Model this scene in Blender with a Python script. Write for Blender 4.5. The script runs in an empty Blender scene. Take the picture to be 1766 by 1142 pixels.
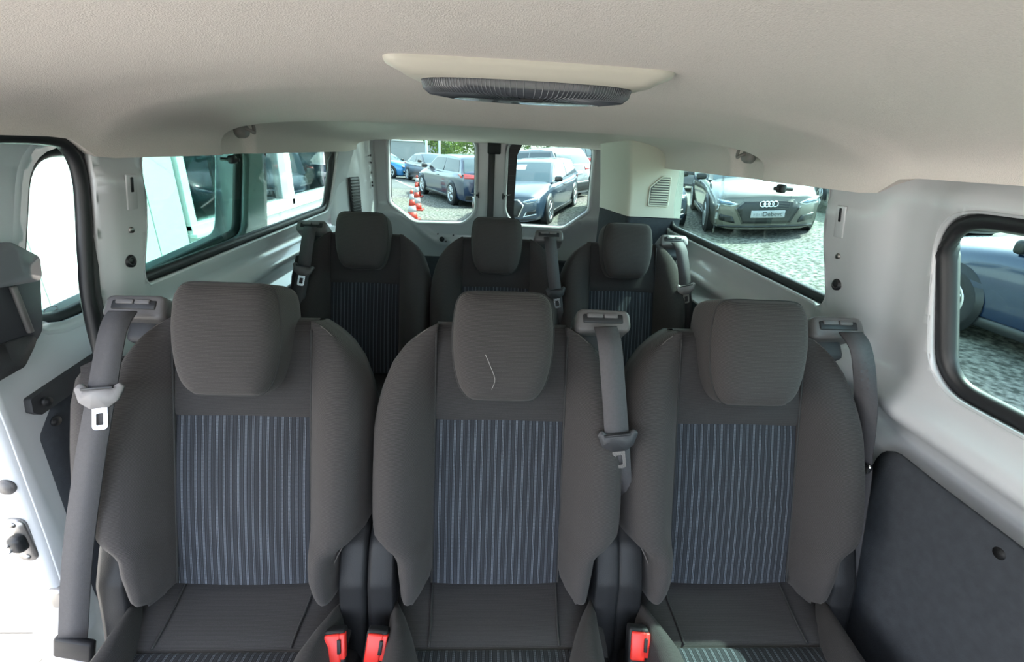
import bpy, bmesh, math, random
from mathutils import Vector, Matrix
from mathutils.geometry import delaunay_2d_cdt
random.seed(7)
S = bpy.context.scene
COL = S.collection
PI = math.pi

# ------------------------------------------------------------------ camera
FPX, PITCH, YAW, ROLL = 778.58, 0.39173, 0.0580, 0.05041
cam = bpy.data.cameras.new('camera'); camo = bpy.data.objects.new('camera', cam); COL.objects.link(camo)
cam.sensor_fit = 'HORIZONTAL'; cam.sensor_width = 36.0; cam.lens = FPX / 1766 * 36.0
cam.clip_start = 0.02; cam.clip_end = 300
_f = Vector((math.sin(YAW)*math.cos(PITCH), math.cos(YAW)*math.cos(PITCH), -math.sin(PITCH)))
_r0 = Vector((math.cos(YAW), -math.sin(YAW), 0)); _d0 = _f.cross(_r0)
_r = _r0*math.cos(ROLL) - _d0*math.sin(ROLL); _d = _d0*math.cos(ROLL) + _r0*math.sin(ROLL)
_m = Matrix((_r, -_d, -_f)).transposed().to_4x4(); _m.translation = Vector((-0.0223, 0, 1.3121))
camo.matrix_world = _m
S.camera = camo

# ------------------------------------------------------------------ sky, sun, exposure
w = bpy.data.worlds.new('sky'); S.world = w; w.use_nodes = True
nt = w.node_tree; nt.nodes.clear()
sk = nt.nodes.new('ShaderNodeTexSky'); sk.sky_type = 'NISHITA'; sk.sun_disc = False
sk.sun_elevation = math.radians(50); sk.sun_rotation = math.radians(65); sk.dust_density = 2.5; sk.air_density = 1.0; sk.ozone_density = 1.0
hs = nt.nodes.new('ShaderNodeHueSaturation'); hs.inputs['Saturation'].default_value = 0.55
bg = nt.nodes.new('ShaderNodeBackground'); bg.inputs['Strength'].default_value = 0.60
out = nt.nodes.new('ShaderNodeOutputWorld')
nt.links.new(sk.outputs[0], hs.inputs['Color']); nt.links.new(hs.outputs[0], bg.inputs['Color']); nt.links.new(bg.outputs[0], out.inputs['Surface'])
sun = bpy.data.lights.new('sun', 'SUN'); sun.energy = 8.0; sun.angle = math.radians(0.6); sun.color = (1.0, 0.95, 0.86)
suno = bpy.data.objects.new('sun', sun); COL.objects.link(suno)
suno.rotation_euler = Vector((0.57, 0.22, 0.80)).to_track_quat('Z', 'Y').to_euler()
suno.location = (6, 3, 12)
S.view_settings.view_transform = 'Standard'; S.view_settings.look = 'None'
S.view_settings.gamma = 1.0; S.view_settings.use_curve_mapping = False
S.view_settings.exposure = 1.68

# ------------------------------------------------------------------ materials
def nodes(name):
    m = bpy.data.materials.new(name); m.use_nodes = True
    n = m.node_tree.nodes; l = m.node_tree.links
    return m, n, l, n['Principled BSDF']
def mat(name, col, rough=0.5, metal=0.0, coat=0.0, noise=0.0, nscale=40.0, bump=0.0, bscale=300.0, spec=0.5):
    m, n, l, b = nodes(name)
    b.inputs['Base Color'].default_value = (*col, 1); b.inputs['Roughness'].default_value = rough
    b.inputs['Metallic'].default_value = metal; b.inputs['Coat Weight'].default_value = coat
    b.inputs['Coat Roughness'].default_value = 0.08; b.inputs['Specular IOR Level'].default_value = spec
    tc = None
    if noise or bump:
        tc = n.new('ShaderNodeTexCoord')
    if noise:
        t = n.new('ShaderNodeTexNoise'); t.inputs['Scale'].default_value = nscale; t.inputs['Detail'].default_value = 6
        l.new(tc.outputs['Object'], t.inputs['Vector'])
        mx = n.new('ShaderNodeMix'); mx.data_type = 'RGBA'
        mx.inputs['A'].default_value = (*[c*(1-noise) for c in col], 1); mx.inputs['B'].default_value = (*[min(1, c*(1+noise)) for c in col], 1)
        l.new(t.outputs['Fac'], mx.inputs['Factor']); l.new(mx.outputs['Result'], b.inputs['Base Color'])
    if bump:
        t2 = n.new('ShaderNodeTexNoise'); t2.inputs['Scale'].default_value = bscale; t2.inputs['Detail'].default_value = 3
        l.new(tc.outputs['Object'], t2.inputs['Vector'])
        bp = n.new('ShaderNodeBump'); bp.inputs['Strength'].default_value = bump; bp.inputs['Distance'].default_value = 0.002
        l.new(t2.outputs['Fac'], bp.inputs['Height']); l.new(bp.outputs['Normal'], b.inputs['Normal'])
    return m
def fabric(name, col, rib=150.0, strength=0.25, axis='Z'):
    # ribbed woven cloth: fine horizontal ribs along local z plus mottling
    m, n, l, b = nodes(name)
    b.inputs['Roughness'].default_value = 0.92; b.inputs['Specular IOR Level'].default_value = 0.2
    b.inputs['Sheen Weight'].default_value = 0.08; b.inputs['Sheen Roughness'].default_value = 0.5
    b.inputs['Sheen Tint'].default_value = (0.9, 0.86, 0.84, 1)
    tc = n.new('ShaderNodeTexCoord')
    wv = n.new('ShaderNodeTexWave'); wv.wave_type = 'BANDS'; wv.bands_direction = axis; wv.inputs['Scale'].default_value = rib
    wv.inputs['Distortion'].default_value = 1.2; wv.inputs['Detail'].default_value = 1
    ns = n.new('ShaderNodeTexNoise'); ns.inputs['Scale'].default_value = 900; ns.inputs['Detail'].default_value = 2
    l.new(tc.outputs['Object'], wv.inputs['Vector']); l.new(tc.outputs['Object'], ns.inputs['Vector'])
    mu = n.new('ShaderNodeMath'); mu.operation = 'MULTIPLY'; l.new(wv.outputs['Fac'], mu.inputs[0]); l.new(ns.outputs['Fac'], mu.inputs[1])
    mx = n.new('ShaderNodeMix'); mx.data_type = 'RGBA'
    mx.inputs['A'].default_value = (*[c*0.62 for c in col], 1); mx.inputs['B'].default_value = (*[c*1.9 for c in col], 1)
    l.new(mu.outputs[0], mx.inputs['Factor']); l.new(mx.outputs['Result'], b.inputs['Base Color'])
    bp = n.new('ShaderNodeBump'); bp.inputs['Strength'].default_value = strength; bp.inputs['Distance'].default_value = 0.001
    l.new(mu.outputs[0], bp.inputs['Height']); l.new(bp.outputs['Normal'], b.inputs['Normal'])
    return m
def striped(name, base, line, period=0.01275):
    m, n, l, b = nodes(name)
    b.inputs['Roughness'].default_value = 0.9; b.inputs['Specular IOR Level'].default_value = 0.2
    b.inputs['Sheen Weight'].default_value = 0.05
    tc = n.new('ShaderNodeTexCoord'); sp = n.new('ShaderNodeSeparateXYZ'); l.new(tc.outputs['Object'], sp.inputs[0])
    def mth(op, a, bv=None, c=None):
        k = n.new('ShaderNodeMath'); k.operation = op
        for i, v in enumerate((a, bv, c)):
            if v is None: continue
            if isinstance(v, (int, float)): k.inputs[i].default_value = v
            else: l.new(v, k.inputs[i])
        return k.outputs[0]
    u = mth('MULTIPLY_ADD', sp.outputs['X'], 1/period, 100.0)
    fr = mth('FRACT', u)
    a = mth('ABSOLUTE', mth('SUBTRACT', fr, 0.5))
    def band(c, wd):   # soft line at distance c
        d = mth('ABSOLUTE', mth('SUBTRACT', a, c))
        k = n.new('ShaderNodeMapRange'); k.inputs['From Min'].default_value = wd; k.inputs['From Max'].default_value = wd*0.35
        l.new(d, k.inputs['Value']); return k.outputs['Result']
    yz = mth('ADD', sp.outputs['Z'], sp.outputs['Y'])
    dot = mth('MULTIPLY_ADD', mth('SINE', mth('MULTIPLY', yz, 1900.0)), 0.30, 0.70)
    l1 = mth('MULTIPLY', band(0.09, 0.07), dot)
    l2 = mth('MULTIPLY', band(0.40, 0.05), 0.16)
    tot = mth('MAXIMUM', l1, l2)
    # alternate the strength of neighbouring stripes
    alt = mth('MULTIPLY_ADD', mth('SINE', mth('MULTIPLY', mth('FLOOR', u), 2.1)), 0.18, 0.80)
    tot = mth('MULTIPLY', tot, alt)
    ns = n.new('ShaderNodeTexNoise'); ns.inputs['Scale'].default_value = 500; l.new(tc.outputs['Object'], ns.inputs['Vector'])
    m0 = n.new('ShaderNodeMix'); m0.data_type = 'RGBA'; m0.inputs['A'].default_value = (*[c*0.6 for c in base], 1); m0.inputs['B'].default_value = (*[c*1.5 for c in base], 1)
    l.new(ns.outputs['Fac'], m0.inputs['Factor'])
    mx = n.new('ShaderNodeMix'); mx.data_type = 'RGBA'; mx.inputs['B'].default_value = (*line, 1)
    l.new(m0.outputs['Result'], mx.inputs['A']); l.new(tot, mx.inputs['Factor']); l.new(mx.outputs['Result'], b.inputs['Base Color'])
    bp = n.new('ShaderNodeBump'); bp.inputs['Strength'].default_value = 0.5; bp.inputs['Distance'].default_value = 0.002
    l.new(tot, bp.inputs['Height']); l.new(bp.outputs['Normal'], b.inputs['Normal'])
    return m
def glass(name, tint, refl=0.6):
    m = bpy.data.materials.new(name); m.use_nodes = True; n = m.node_tree.nodes; l = m.node_tree.links; n.clear()
    tr = n.new('ShaderNodeBsdfTransparent'); tr.inputs['Color'].default_value = (*tint, 1)
    gl = n.new('ShaderNodeBsdfGlossy'); gl.inputs['Roughness'].default_value = 0.0
    # Schlick reflectance of one glass face, the same from both sides
    ge = n.new('ShaderNodeNewGeometry'); dp = n.new('ShaderNodeVectorMath'); dp.operation = 'DOT_PRODUCT'
    l.new(ge.outputs['Normal'], dp.inputs[0]); l.new(ge.outputs['Incoming'], dp.inputs[1])
    ab = n.new('ShaderNodeMath'); ab.operation = 'ABSOLUTE'; l.new(dp.outputs['Value'], ab.inputs[0])
    su = n.new('ShaderNodeMath'); su.operation = 'SUBTRACT'; su.inputs[0].default_value = 1.0; l.new(ab.outputs[0], su.inputs[1])
    pw = n.new('ShaderNodeMath'); pw.operation = 'POWER'; pw.inputs[1].default_value = 5.0; l.new(su.outputs[0], pw.inputs[0])
    fr = n.new('ShaderNodeMath'); fr.operation = 'MULTIPLY_ADD'; fr.inputs[1].default_value = 0.96; fr.inputs[2].default_value = 0.04; l.new(pw.outputs[0], fr.inputs[0])
    mu = n.new('ShaderNodeMath'); mu.operation = 'MULTIPLY'; mu.inputs[1].default_value = refl
    mx = n.new('ShaderNodeMixShader'); o = n.new('ShaderNodeOutputMaterial')
    l.new(fr.outputs[0], mu.inputs[0]); l.new(mu.outputs[0], mx.inputs[0]); l.new(tr.outputs[0], mx.inputs[1]); l.new(gl.outputs[0], mx.inputs[2]); l.new(mx.outputs[0], o.inputs['Surface'])
    return m

M = {}
M['headliner'] = mat('headliner', (0.78, 0.715, 0.665), 0.95, noise=0.10, nscale=420, bump=0.5, bscale=700, spec=0.15)
M['paint'] = mat('white_body_paint', (0.54, 0.555, 0.57), 0.28, coat=0.6)
M['rubber'] = mat('black_rubber', (0.012, 0.013, 0.015), 0.45)
M['plastic'] = mat('black_plastic', (0.013, 0.0135, 0.015), 0.5, bump=0.25, bscale=900, spec=0.35)
M['dkplastic'] = mat('charcoal_plastic', (0.035, 0.036, 0.04), 0.55, bump=0.25, bscale=900)
M['gryplastic'] = mat('grey_plastic', (0.11, 0.105, 0.105), 0.45, bump=0.2, bscale=900)
M['ltplastic'] = mat('light_grey_plastic', (0.36, 0.34, 0.33), 0.5)
M['hookgrey'] = mat('warm_grey_plastic', (0.24, 0.225, 0.21), 0.5)
M['handlegrey'] = mat('glossy_dark_grey_plastic', (0.045, 0.047, 0.055), 0.22, coat=0.3)
M['tonguegrey'] = mat('mid_grey_plastic', (0.20, 0.19, 0.19), 0.5)
M['levergrey'] = mat('glossy_blue_grey_plastic', (0.15, 0.155, 0.175), 0.25, coat=0.3)
M['beige'] = mat('beige_trim_plastic', (0.62, 0.60, 0.51), 0.6, bump=0.15, bscale=800)
M['lampcream'] = mat('cream_lamp_housing', (0.58, 0.55, 0.47), 0.42)
M['card'] = mat('charcoal_trim_card', (0.045, 0.050, 0.058), 0.85, noise=0.25, nscale=60, bump=0.2, bscale=500, spec=0.2)
M['fabric'] = fabric('dark_ribbed_seat_fabric', (0.044, 0.0405, 0.040))
M['fabric2'] = fabric('dark_plain_seat_fabric', (0.035, 0.0335, 0.034), 190, 0.2)
M['fabric3'] = fabric('dark_cushion_fabric', (0.036, 0.0345, 0.035), 190, 0.15, 'Y')
M['stripe'] = striped('blue_grey_striped_fabric', (0.018, 0.0195, 0.024), (0.17, 0.195, 0.23))
M['seam'] = mat('seam_thread', (0.10, 0.09, 0.085), 0.9)
M['piping'] = mat('dark_piping', (0.02, 0.02, 0.02), 0.8)
M['web'] = mat('seat_belt_webbing', (0.055, 0.053, 0.057), 0.75, noise=0.2, nscale=250, bump=0.2, bscale=900)
M['chrome'] = mat('bright_steel', (0.80, 0.80, 0.80), 0.25, metal=1.0)
M['steel'] = mat('dull_steel', (0.35, 0.34, 0.33), 0.4, metal=1.0)
M['red'] = mat('red_button', (0.78, 0.035, 0.025), 0.4)
M['lens'] = mat('smoked_ribbed_lens', (0.055, 0.06, 0.07), 0.22, coat=0.5)
M['lensrib'] = mat('pale_lens_rib', (0.10, 0.11, 0.125), 0.2, coat=0.5)
M['tint'] = glass('tinted_window_glass', (0.60, 0.745, 0.715))
M['clear'] = glass('clear_window_glass', (0.60, 0.71, 0.69))
M['floor'] = mat('grey_floor_mat', (0.06, 0.06, 0.065), 0.9)
M['sill'] = mat('sill_plastic', (0.05, 0.05, 0.05), 0.7)

# ------------------------------------------------------------------ helpers
def obj(name, me, m=None, parent=None, smooth=True, kind=None):
    o = bpy.data.objects.new(name, me); COL.objects.link(o)
    if m is not None:
        me.materials.clear(); me.materials.append(M[m] if isinstance(m, str) else m)
    if smooth: me.shade_smooth()
    if parent is not None: o.parent = parent
    if kind: o['kind'] = kind
    return o
def mesh(vs, fs):
    me = bpy.data.meshes.new('m'); me.from_pydata([tuple(v) for v in vs], [], fs); me.validate(); me.update(); return me
def tag(o, label, cat, group=None, kind=None):
    o['label'] = label; o['category'] = cat
    if group: o['group'] = group
    if kind: o['kind'] = kind
    return o
def empty(name, loc=(0, 0, 0), rz=0.0):
    o = bpy.data.objects.new(name, None); COL.objects.link(o); o.location = loc; o.rotation_euler = (0, 0, rz); o.empty_display_size = 0.1
    return o
def struct(o, label, cat):
    o['kind'] = 'structure'; o['label'] = label; o['category'] = cat; return o
def recalc(me):
    bm = bmesh.new(); bm.from_mesh(me); bmesh.ops.remove_doubles(bm, verts=bm.verts, dist=1e-6); bmesh.ops.recalc_face_normals(bm, faces=bm.faces); bm.to_mesh(me); bm.free(); return me
def sharp(o, ang=35):
    o.data.set_sharp_from_angle(angle=math.radians(ang)); return o
def loft(rings, closed=True, caps=True):
    n = len(rings[0]); vs = [v for r in rings for v in r]; fs = []
    for i in range(len(rings)-1):
        for j in range(n if closed else n-1):
            k = (j+1) % n
            fs.append((i*n+j, i*n+k, (i+1)*n+k, (i+1)*n+j))
    if caps and closed:
        fs.append(tuple(range(n-1, -1, -1))); b = (len(rings)-1)*n; fs.append(tuple(range(b, b+n)))
    return recalc(mesh(vs, fs))
def spline(pts, n):
    # Catmull-Rom resample of a point list
    P = [Vector(p) for p in pts]; outp = []
    segs = len(P)-1
    for i in range(segs):
        p0 = P[max(i-1, 0)]; p1 = P[i]; p2 = P[i+1]; p3 = P[min(i+2, segs)]
        for k in range(n):
            t = k/n
            outp.append(0.5*((2*p1)+(-p0+p2)*t+(2*p0-5*p1+4*p2-p3)*t*t+(-p0+3*p1-3*p2+p3)*t**3))
    outp.append(P[-1]); return outp
def tube(path, r, sides=8, closed=False, flat=1.0, up=Vector((0, 0, 1))):
    P = [Vector(p) for p in path]; rings = []; N = len(P)
    for i, p in enumerate(P):
        a = P[(i-1) % N] if (closed or i > 0) else p; b = P[(i+1) % N] if (closed or i < N-1) else p
        t = (b-a).normalized()
        u = up - t*up.dot(t)
        if u.length < 1e-3: u = Vector((1, 0, 0)) - t*t.x
        u.normalize(); v = t.cross(u)
        rings.append([p + u*(r*flat*math.cos(q)) + v*(r*math.sin(q)) for q in [2*PI*k/sides for k in range(sides)]])
    if closed: rings.append(rings[0])
    return loft(rings, True, not closed)
def rbox(sx, sy, sz, bev=0.005, seg=2, loc=(0, 0, 0), rot=None):
    bm = bmesh.new(); bmesh.ops.create_cube(bm, size=1.0)
    bmesh.ops.scale(bm, vec=(sx, sy, sz), verts=bm.verts)
    if bev > 0: bmesh.ops.bevel(bm, geom=bm.edges[:]+bm.verts[:], offset=min(bev, 0.49*min(sx, sy, sz)), segments=seg, affect='EDGES', profile=0.5)
    if rot is not None: bmesh.ops.transform(bm, matrix=rot.to_4x4(), verts=bm.verts)
    bmesh.ops.translate(bm, vec=loc, verts=bm.verts)
    me = bpy.data.meshes.new('m'); bm.to_mesh(me); bm.free(); return me
def cyl(r, h, seg=20, loc=(0, 0, 0), axis='Z', r2=None, bev=0.0):
    bm = bmesh.new(); bmesh.ops.create_cone(bm, cap_ends=True, segments=seg, radius1=r, radius2=r if r2 is None else r2, depth=h)
    if bev: bmesh.ops.bevel(bm, geom=[e for e in bm.edges if len(e.link_faces) == 2 and any(len(f.verts) > 4 for f in e.link_faces)], offset=bev, segments=2, affect='EDGES')
    if axis == 'X': bmesh.ops.rotate(bm, matrix=Matrix.Rotation(PI/2, 3, 'Y'), verts=bm.verts)
    if axis == 'Y': bmesh.ops.rotate(bm, matrix=Matrix.Rotation(PI/2, 3, 'X'), verts=bm.verts)
    bmesh.ops.translate(bm, vec=loc, verts=bm.verts)
    me = bpy.data.meshes.new('m'); bm.to_mesh(me); bm.free(); return me
def join(ms):
    vs = []; fs = []
    for me in ms:
        o = len(vs); vs += [v.co[:] for v in me.vertices]; fs += [tuple(o+i for i in p.vertices) for p in me.polygons]
    return mesh(vs, fs)
def pip(x, y, poly):
    c = False; j = len(poly)-1
    for i in range(len(poly)):
        xi, yi = poly[i]; xj, yj = poly[j]
        if (yi > y) != (yj > y) and x < (xj-xi)*(y-yi)/(yj-yi)+xi: c = not c
        j = i
    return c
def densify(poly, d):
    o = []
    for i, a in enumerate(poly):
        b = poly[(i+1) % len(poly)]; L = math.hypot(b[0]-a[0], b[1]-a[1]); n = max(1, int(math.ceil(L/d)))
        for k in range(n): o.append((a[0]+(b[0]-a[0])*k/n, a[1]+(b[1]-a[1])*k/n))
    return o
def fillet(poly, rads, seg=6):
    # round the corners of a polygon; rads one number or one per corner
    n = len(poly); o = []
    if not isinstance(rads, (list, tuple)): rads = [rads]*n
    for i in range(n):
        p = Vector(poly[i]); a = Vector(poly[i-1])-p; b = Vector(poly[(i+1) % n])-p
        la, lb = a.length, b.length; a.normalize(); b.normalize()
        r = rads[i]
        ang = a.angle(b)
        if r <= 0 or ang > 3.1: o.append(tuple(p)); continue
        t = min(r/math.tan(ang/2), 0.49*la, 0.49*lb)
        p1 = p+a*t; p2 = p+b*t
        for k in range(seg+1):
            q = k/seg; o.append(tuple(p1*(1-q)**2+p*2*q*(1-q)+p2*q*q))
    return o
def panel(outer, holes, mapf, sp, thick=0.0):
    # 2-D outline with holes, triangulated on a grid of spacing sp, mapped to 3-D
    outer = densify(outer, sp); holes = [densify(h, sp) for h in holes]
    vs = []; es = []
    for lp in [outer]+holes:
        b = len(vs); vs += [Vector(p) for p in lp]; es += [(b+i, b+(i+1) % len(lp)) for i in range(len(lp))]
    xs = [p[0] for p in outer]; ys = [p[1] for p in outer]
    x = min(xs)+sp*0.5
    while x < max(xs):
        y = min(ys)+sp*0.5
        while y < max(ys):
            if pip(x, y, outer) and not any(pip(x, y, h) for h in holes): vs.append(Vector((x, y)))
            y += sp
        x += sp
    r = delaunay_2d_cdt(vs, es, [], 0, 1e-6)
    V, F = r[0], r[2]; fs = []
    for f in F:
        cx = sum(V[i][0] for i in f)/len(f); cy = sum(V[i][1] for i in f)/len(f)
        if pip(cx, cy, outer) and not any(pip(cx, cy, h) for h in holes): fs.append(tuple(f))
    me = mesh([mapf(v[0], v[1]) for v in V], fs)
    if isinstance(thick, Vector):          # closed slab: copy shifted by the vector, walls along the boundary
        bm = bmesh.new(); bm.from_mesh(me)
        bmesh.ops.delete(bm, geom=[v for v in bm.verts if not v.link_faces], context='VERTS')
        g_ = bmesh.ops.extrude_face_region(bm, geom=bm.faces[:])
        bmesh.ops.translate(bm, vec=thick, verts=[v for v in g_['geom'] if isinstance(v, bmesh.types.BMVert)])
        bmesh.ops.recalc_face_normals(bm, faces=bm.faces); bm.to_mesh(me); bm.free()
    elif thick:
        bm = bmesh.new(); bm.from_mesh(me)
        bm.verts.ensure_lookup_table()
        loose = [v for v in bm.verts if not v.link_faces]; bmesh.ops.delete(bm, geom=loose, context='VERTS')
        bmesh.ops.recalc_face_normals(bm, faces=bm.faces)
        bmesh.ops.solidify(bm, geom=bm.faces[:], thickness=thick)
        bm.to_mesh(me); bm.free()
    return me
def interp(tab, x):
    if x <= tab[0][0]: return tab[0][1]
    for (a, va), (b, vb) in zip(tab, tab[1:]):
        if x <= b: return va+(vb-va)*(x-a)/(b-a)
    return tab[-1][1]
def sm(a, b, x):
    t = max(0.0, min(1.0, (x-a)/(b-a))); return t*t*(3-2*t)
def text_mesh(s, size, ext=0.001):
    c = bpy.data.curves.new('t', 'FONT'); c.body = s; c.size = size; c.extrude = ext; c.align_x = 'CENTER'; c.align_y = 'CENTER'
    o = bpy.data.objects.new('t', c); COL.objects.link(o)
    me = bpy.data.meshes.new_from_object(o.evaluated_get(bpy.context.evaluated_depsgraph_get()))
    bpy.data.objects.remove(o); return me

# ------------------------------------------------------------------ van shell
def wall_x(z):            # half-width of the body side at height z (tumblehome)
    return 0.76 - 0.20*(z-1.0) + 1.2*max(0.0, z-1.268)
# floor
o = obj('floor', rbox(1.66, 3.9, 0.06, 0.0, loc=(0, 0.70, -0.03)), 'floor', smooth=False); struct(o, 'dark grey van floor under the seats', 'floor')
# headliner: lofted cross-sections along Y
def ceil_centre(y):
    return interp([(-0.95, 1.42), (0.3, 1.406), (0.8, 1.398), (0.95, 1.392), (1.10, 1.374), (1.20, 1.354), (1.248, 1.347), (1.252, 1.352), (1.275, 1.392), (1.36, 1.40), (1.44, 1.388), (1.9, 1.372), (2.25, 1.345), (2.45, 1.322), (2.585, 1.312)], y)
def ceil_edge(y):
    return interp([(-0.95, 1.30), (0.60, 1.292), (0.815, 1.290), (0.865, 1.256), (1.245, 1.253), (1.43, 1.253), (2.3, 1.245), (2.585, 1.262)], y)
ys = [-0.95+0.145*i for i in range(10)]+[0.5+0.04*i for i in range(18)]+[1.215, 1.235, 1.245, 1.249, 1.252, 1.258, 1.265, 1.275, 1.29, 1.32, 1.35, 1.365, 1.375, 1.385, 1.395, 1.405, 1.412, 1.42, 1.428, 1.436, 1.445]+[1.45+0.06*i for i in range(19)]+[2.56, 2.585]
rings = []
for y in ys:
    zc, ze = ceil_centre(y), ceil_edge(y)
    g = sm(1.2495, 1.2585, y)*(1-sm(1.395, 1.435, y))       # the hook channel behind the rib
    row = []
    N = 48
    nx = 2.5+1.3*sm(0.85, 1.22, y)
    a = 0.703
    for k in range(N+1):
        t = -1+2*k/N
        th = t*PI/2
        x = a*math.copysign(abs(math.sin(th))**(2/nx), th) if th else 0.0
        z = ze+(zc-ze)*abs(math.cos(th))**(2/nx)
        sx = abs(x)/a
        # groove pushes the surface outwards near the sides
        po = g*0.052*sm(0.45, 0.80, abs(t))
        x += math.copysign(po*(0.40+0.55*(1-sm(0.90, 0.985, abs(t)))), x); z += po*0.75*(1-sm(0.93, 1.0, abs(t)))
        row.append(Vector((x, y, z)))
    # fold the lower edge outwards
    row = [row[0]+Vector((-0.05, 0, 0.004))]+row+[row[-1]+Vector((0.05, 0, 0.004))]
    rings.append(row)
me = loft(rings, closed=False, caps=False)
o = obj('ceiling', me, 'headliner'); sharp(o, 50); struct(o, 'pale grey-beige felt headliner with a cross rib', 'ceiling')
# outer roof skin
me = loft([[Vector((x, y, z)) for x, z in ((-0.83, 1.315), (-0.83, 1.38), (-0.74, 1.47), (-0.4, 1.50), (0.4, 1.50), (0.74, 1.47), (0.83, 1.38), (0.83, 1.315))] for y in (-0.95, 0, 1.4, 2.68)], closed=False, caps=False)
o = obj('roof_skin', me, 'paint', kind='structure'); o['label'] = 'white outer roof skin of the van above the headliner'; o['category'] = 'roof'

# cab: unseen dash bulkhead and door linings, added to block low front light
o = obj('wall_front', rbox(1.62, 0.12, 0.66, 0.03, 2, loc=(0, -1.02, 0.33)), 'dkplastic'); struct(o, 'dark dashboard bulkhead below the windscreen, added unseen behind the viewpoint to block low light', 'wall')
for sd_, nm, lb in ((-1, 'trim_13', 'dark front door lining on the left of the cab, added to block low light'), (1, 'trim_14', 'dark front door lining on the right of the cab, added to block low light')):
    o = obj(nm, rbox(0.05, 0.62 if sd_ < 0 else 0.44, 0.66, 0.02, 2, loc=(sd_*0.79, -0.66 if sd_ < 0 else -0.745, 0.34)), 'dkplastic'); struct(o, lb, 'trim')
# --- right wall
def right_x(y, z):
    x = wall_x(z)
    x -= 0.018*sm(0.80, 0.88, y)*(1-sm(0.97, 1.0, y))*sm(0.80, 0.9, z)*(1-sm(1.215, 1.25, z))           # belt pillar stands proud
    x += 0.012*sm(0.70, 0.76, y)*(1-sm(0.80, 0.84, y))                          # shallow gutter beside it
    # rounded ledge under the windows
    x -= 0.052*math.exp(-((z-0.885)/0.036)**2)*sm(-0.4, -0.3, y)
    if z < 0.80: x = 0.762
    return x
def left_x(y, z):
    x = wall_x(z)
    x -= 0.018*sm(0.84, 0.88, y)*(1-sm(0.955, 0.975, y))*sm(0.80, 0.9, z)*(1-sm(1.215, 1.25, z))
    x -= 0.045*math.exp(-((z-0.895)/0.03)**2)*sm(0.93, 0.98, y)
    x += 0.012*math.exp(-((z-0.935)/0.02)**2)
    if z < 0.80: x = 0.762
    return -x
win_r_rear = fillet([(0.935, 0.995), (2.02, 0.995), (2.02, 1.33), (1.015, 1.33)], [0.045, 0.06, 0.02, 0.02])
win_r_front = fillet([(-0.36, 0.955), (0.680, 0.950), (0.748, 1.248), (-0.36, 1.262)], [0.05, 0.085, 0.075, 0.06], 12)
outer_r = [(-0.5, 0.02), (2.56, 0.02), (2.56, 1.35), (-0.5, 1.35)]
me = panel(outer_r, [win_r_rear, win_r_front], lambda u, v: (right_x(u, v), u, v), 0.016, Vector((0.012, 0, 0)))
o = obj('wall_right', me, 'paint'); struct(o, 'white painted inner body side on the right of the seats', 'wall'); wall_right = o
# the left side starts behind the sliding door opening
win_l = fillet([(0.935, 0.995), (2.16, 0.995), (2.205, 1.33), (0.99, 1.33)], [0.045, 0.075, 0.02, 0.02])
outer_l = [(0.80, 0.02), (2.56, 0.02), (2.56, 1.35), (0.86, 1.35)]
me = panel(outer_l, [win_l], lambda u, v: (left_x(u, v), u, v), 0.016, Vector((-0.012, 0, 0)))
o = obj('wall_left', me, 'paint'); struct(o, 'white painted inner body side behind the sliding door opening', 'wall'); wall_left = o

def offset_loop(poly, d):
    n = len(poly); o = []
    A = sum(poly[i][0]*poly[(i+1) % n][1]-poly[(i+1) % n][0]*poly[i][1] for i in range(n))
    sgn = 1 if A > 0 else -1
    for i in range(n):
        a = Vector(poly[i-1]); b = Vector(poly[(i+1) % n]); t = (b-a)
        if t.length < 1e-9: o.append(poly[i]); continue
        t.normalize(); o.append((poly[i][0]-sgn*t.y*d, poly[i][1]+sgn*t.x*d))   # d>0 goes inwards
    return o
def reveal(loop, side, depth, inset, xf):
    # painted return from the inner panel out to the glass
    l0 = densify(loop, 0.05); l1 = densify(loop, 0.05)
    l1 = offset_loop(l1, inset)
    r0 = [Vector((xf(u, v), u, v)) for u, v in l0]; r1 = [Vector((xf(u, v)+side*depth, u, v)) for u, v in l1]
    return loft([r0, r1], True, False)
def side_window(name, loop, side, xf, label, dep=0.03, seal_r=0.011, glassm='tint', lip=0.008):
    root = empty(name, (0, 0, 0)); struct(root, label, 'window')
    flat = lambda u, v: (side*(wall_x(v)), u, v)
    l = densify(loop, 0.05)
    p = [Vector((side*wall_x(v)+side*(dep-0.008), u, v)) for u, v in offset_loop(l, lip)]
    obj('window_seal', tube(p, seal_r, 8, True, 1.35), 'rubber', root)
    p2 = [Vector((xf(u, v)-side*0.0015, u, v)) for u, v in offset_loop(l, -0.004)]
    obj('frame_lip', loft([[q for q in p2], [Vector((side*wall_x(v)+side*dep, u, v)) for u, v in offset_loop(l, 0.004)]], True, False), 'paint', root)
    g = panel(offset_loop(loop, 0.002), [], lambda u, v: (side*(wall_x(v)+dep), u, v), 0.4, 0.004)
    obj('glass', g, glassm, root, smooth=False)
    return root
window_2 = side_window('window_2', win_r_rear, 1, right_x, 'tinted side window behind the right belt pillar')
window_3 = side_window('window_3', win_r_front, 1, right_x, 'tinted side window with black seal at the right edge', seal_r=0.012)
window_1 = side_window('window_1', win_l, -1, left_x, 'tinted side window behind the left belt pillar')
# second painted flange step below each rear side window
for sd, root, y0, y1 in ((1, wall_right, 1.0, 1.98), (-1, wall_left, 1.0, 2.12)):
    pass
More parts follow.
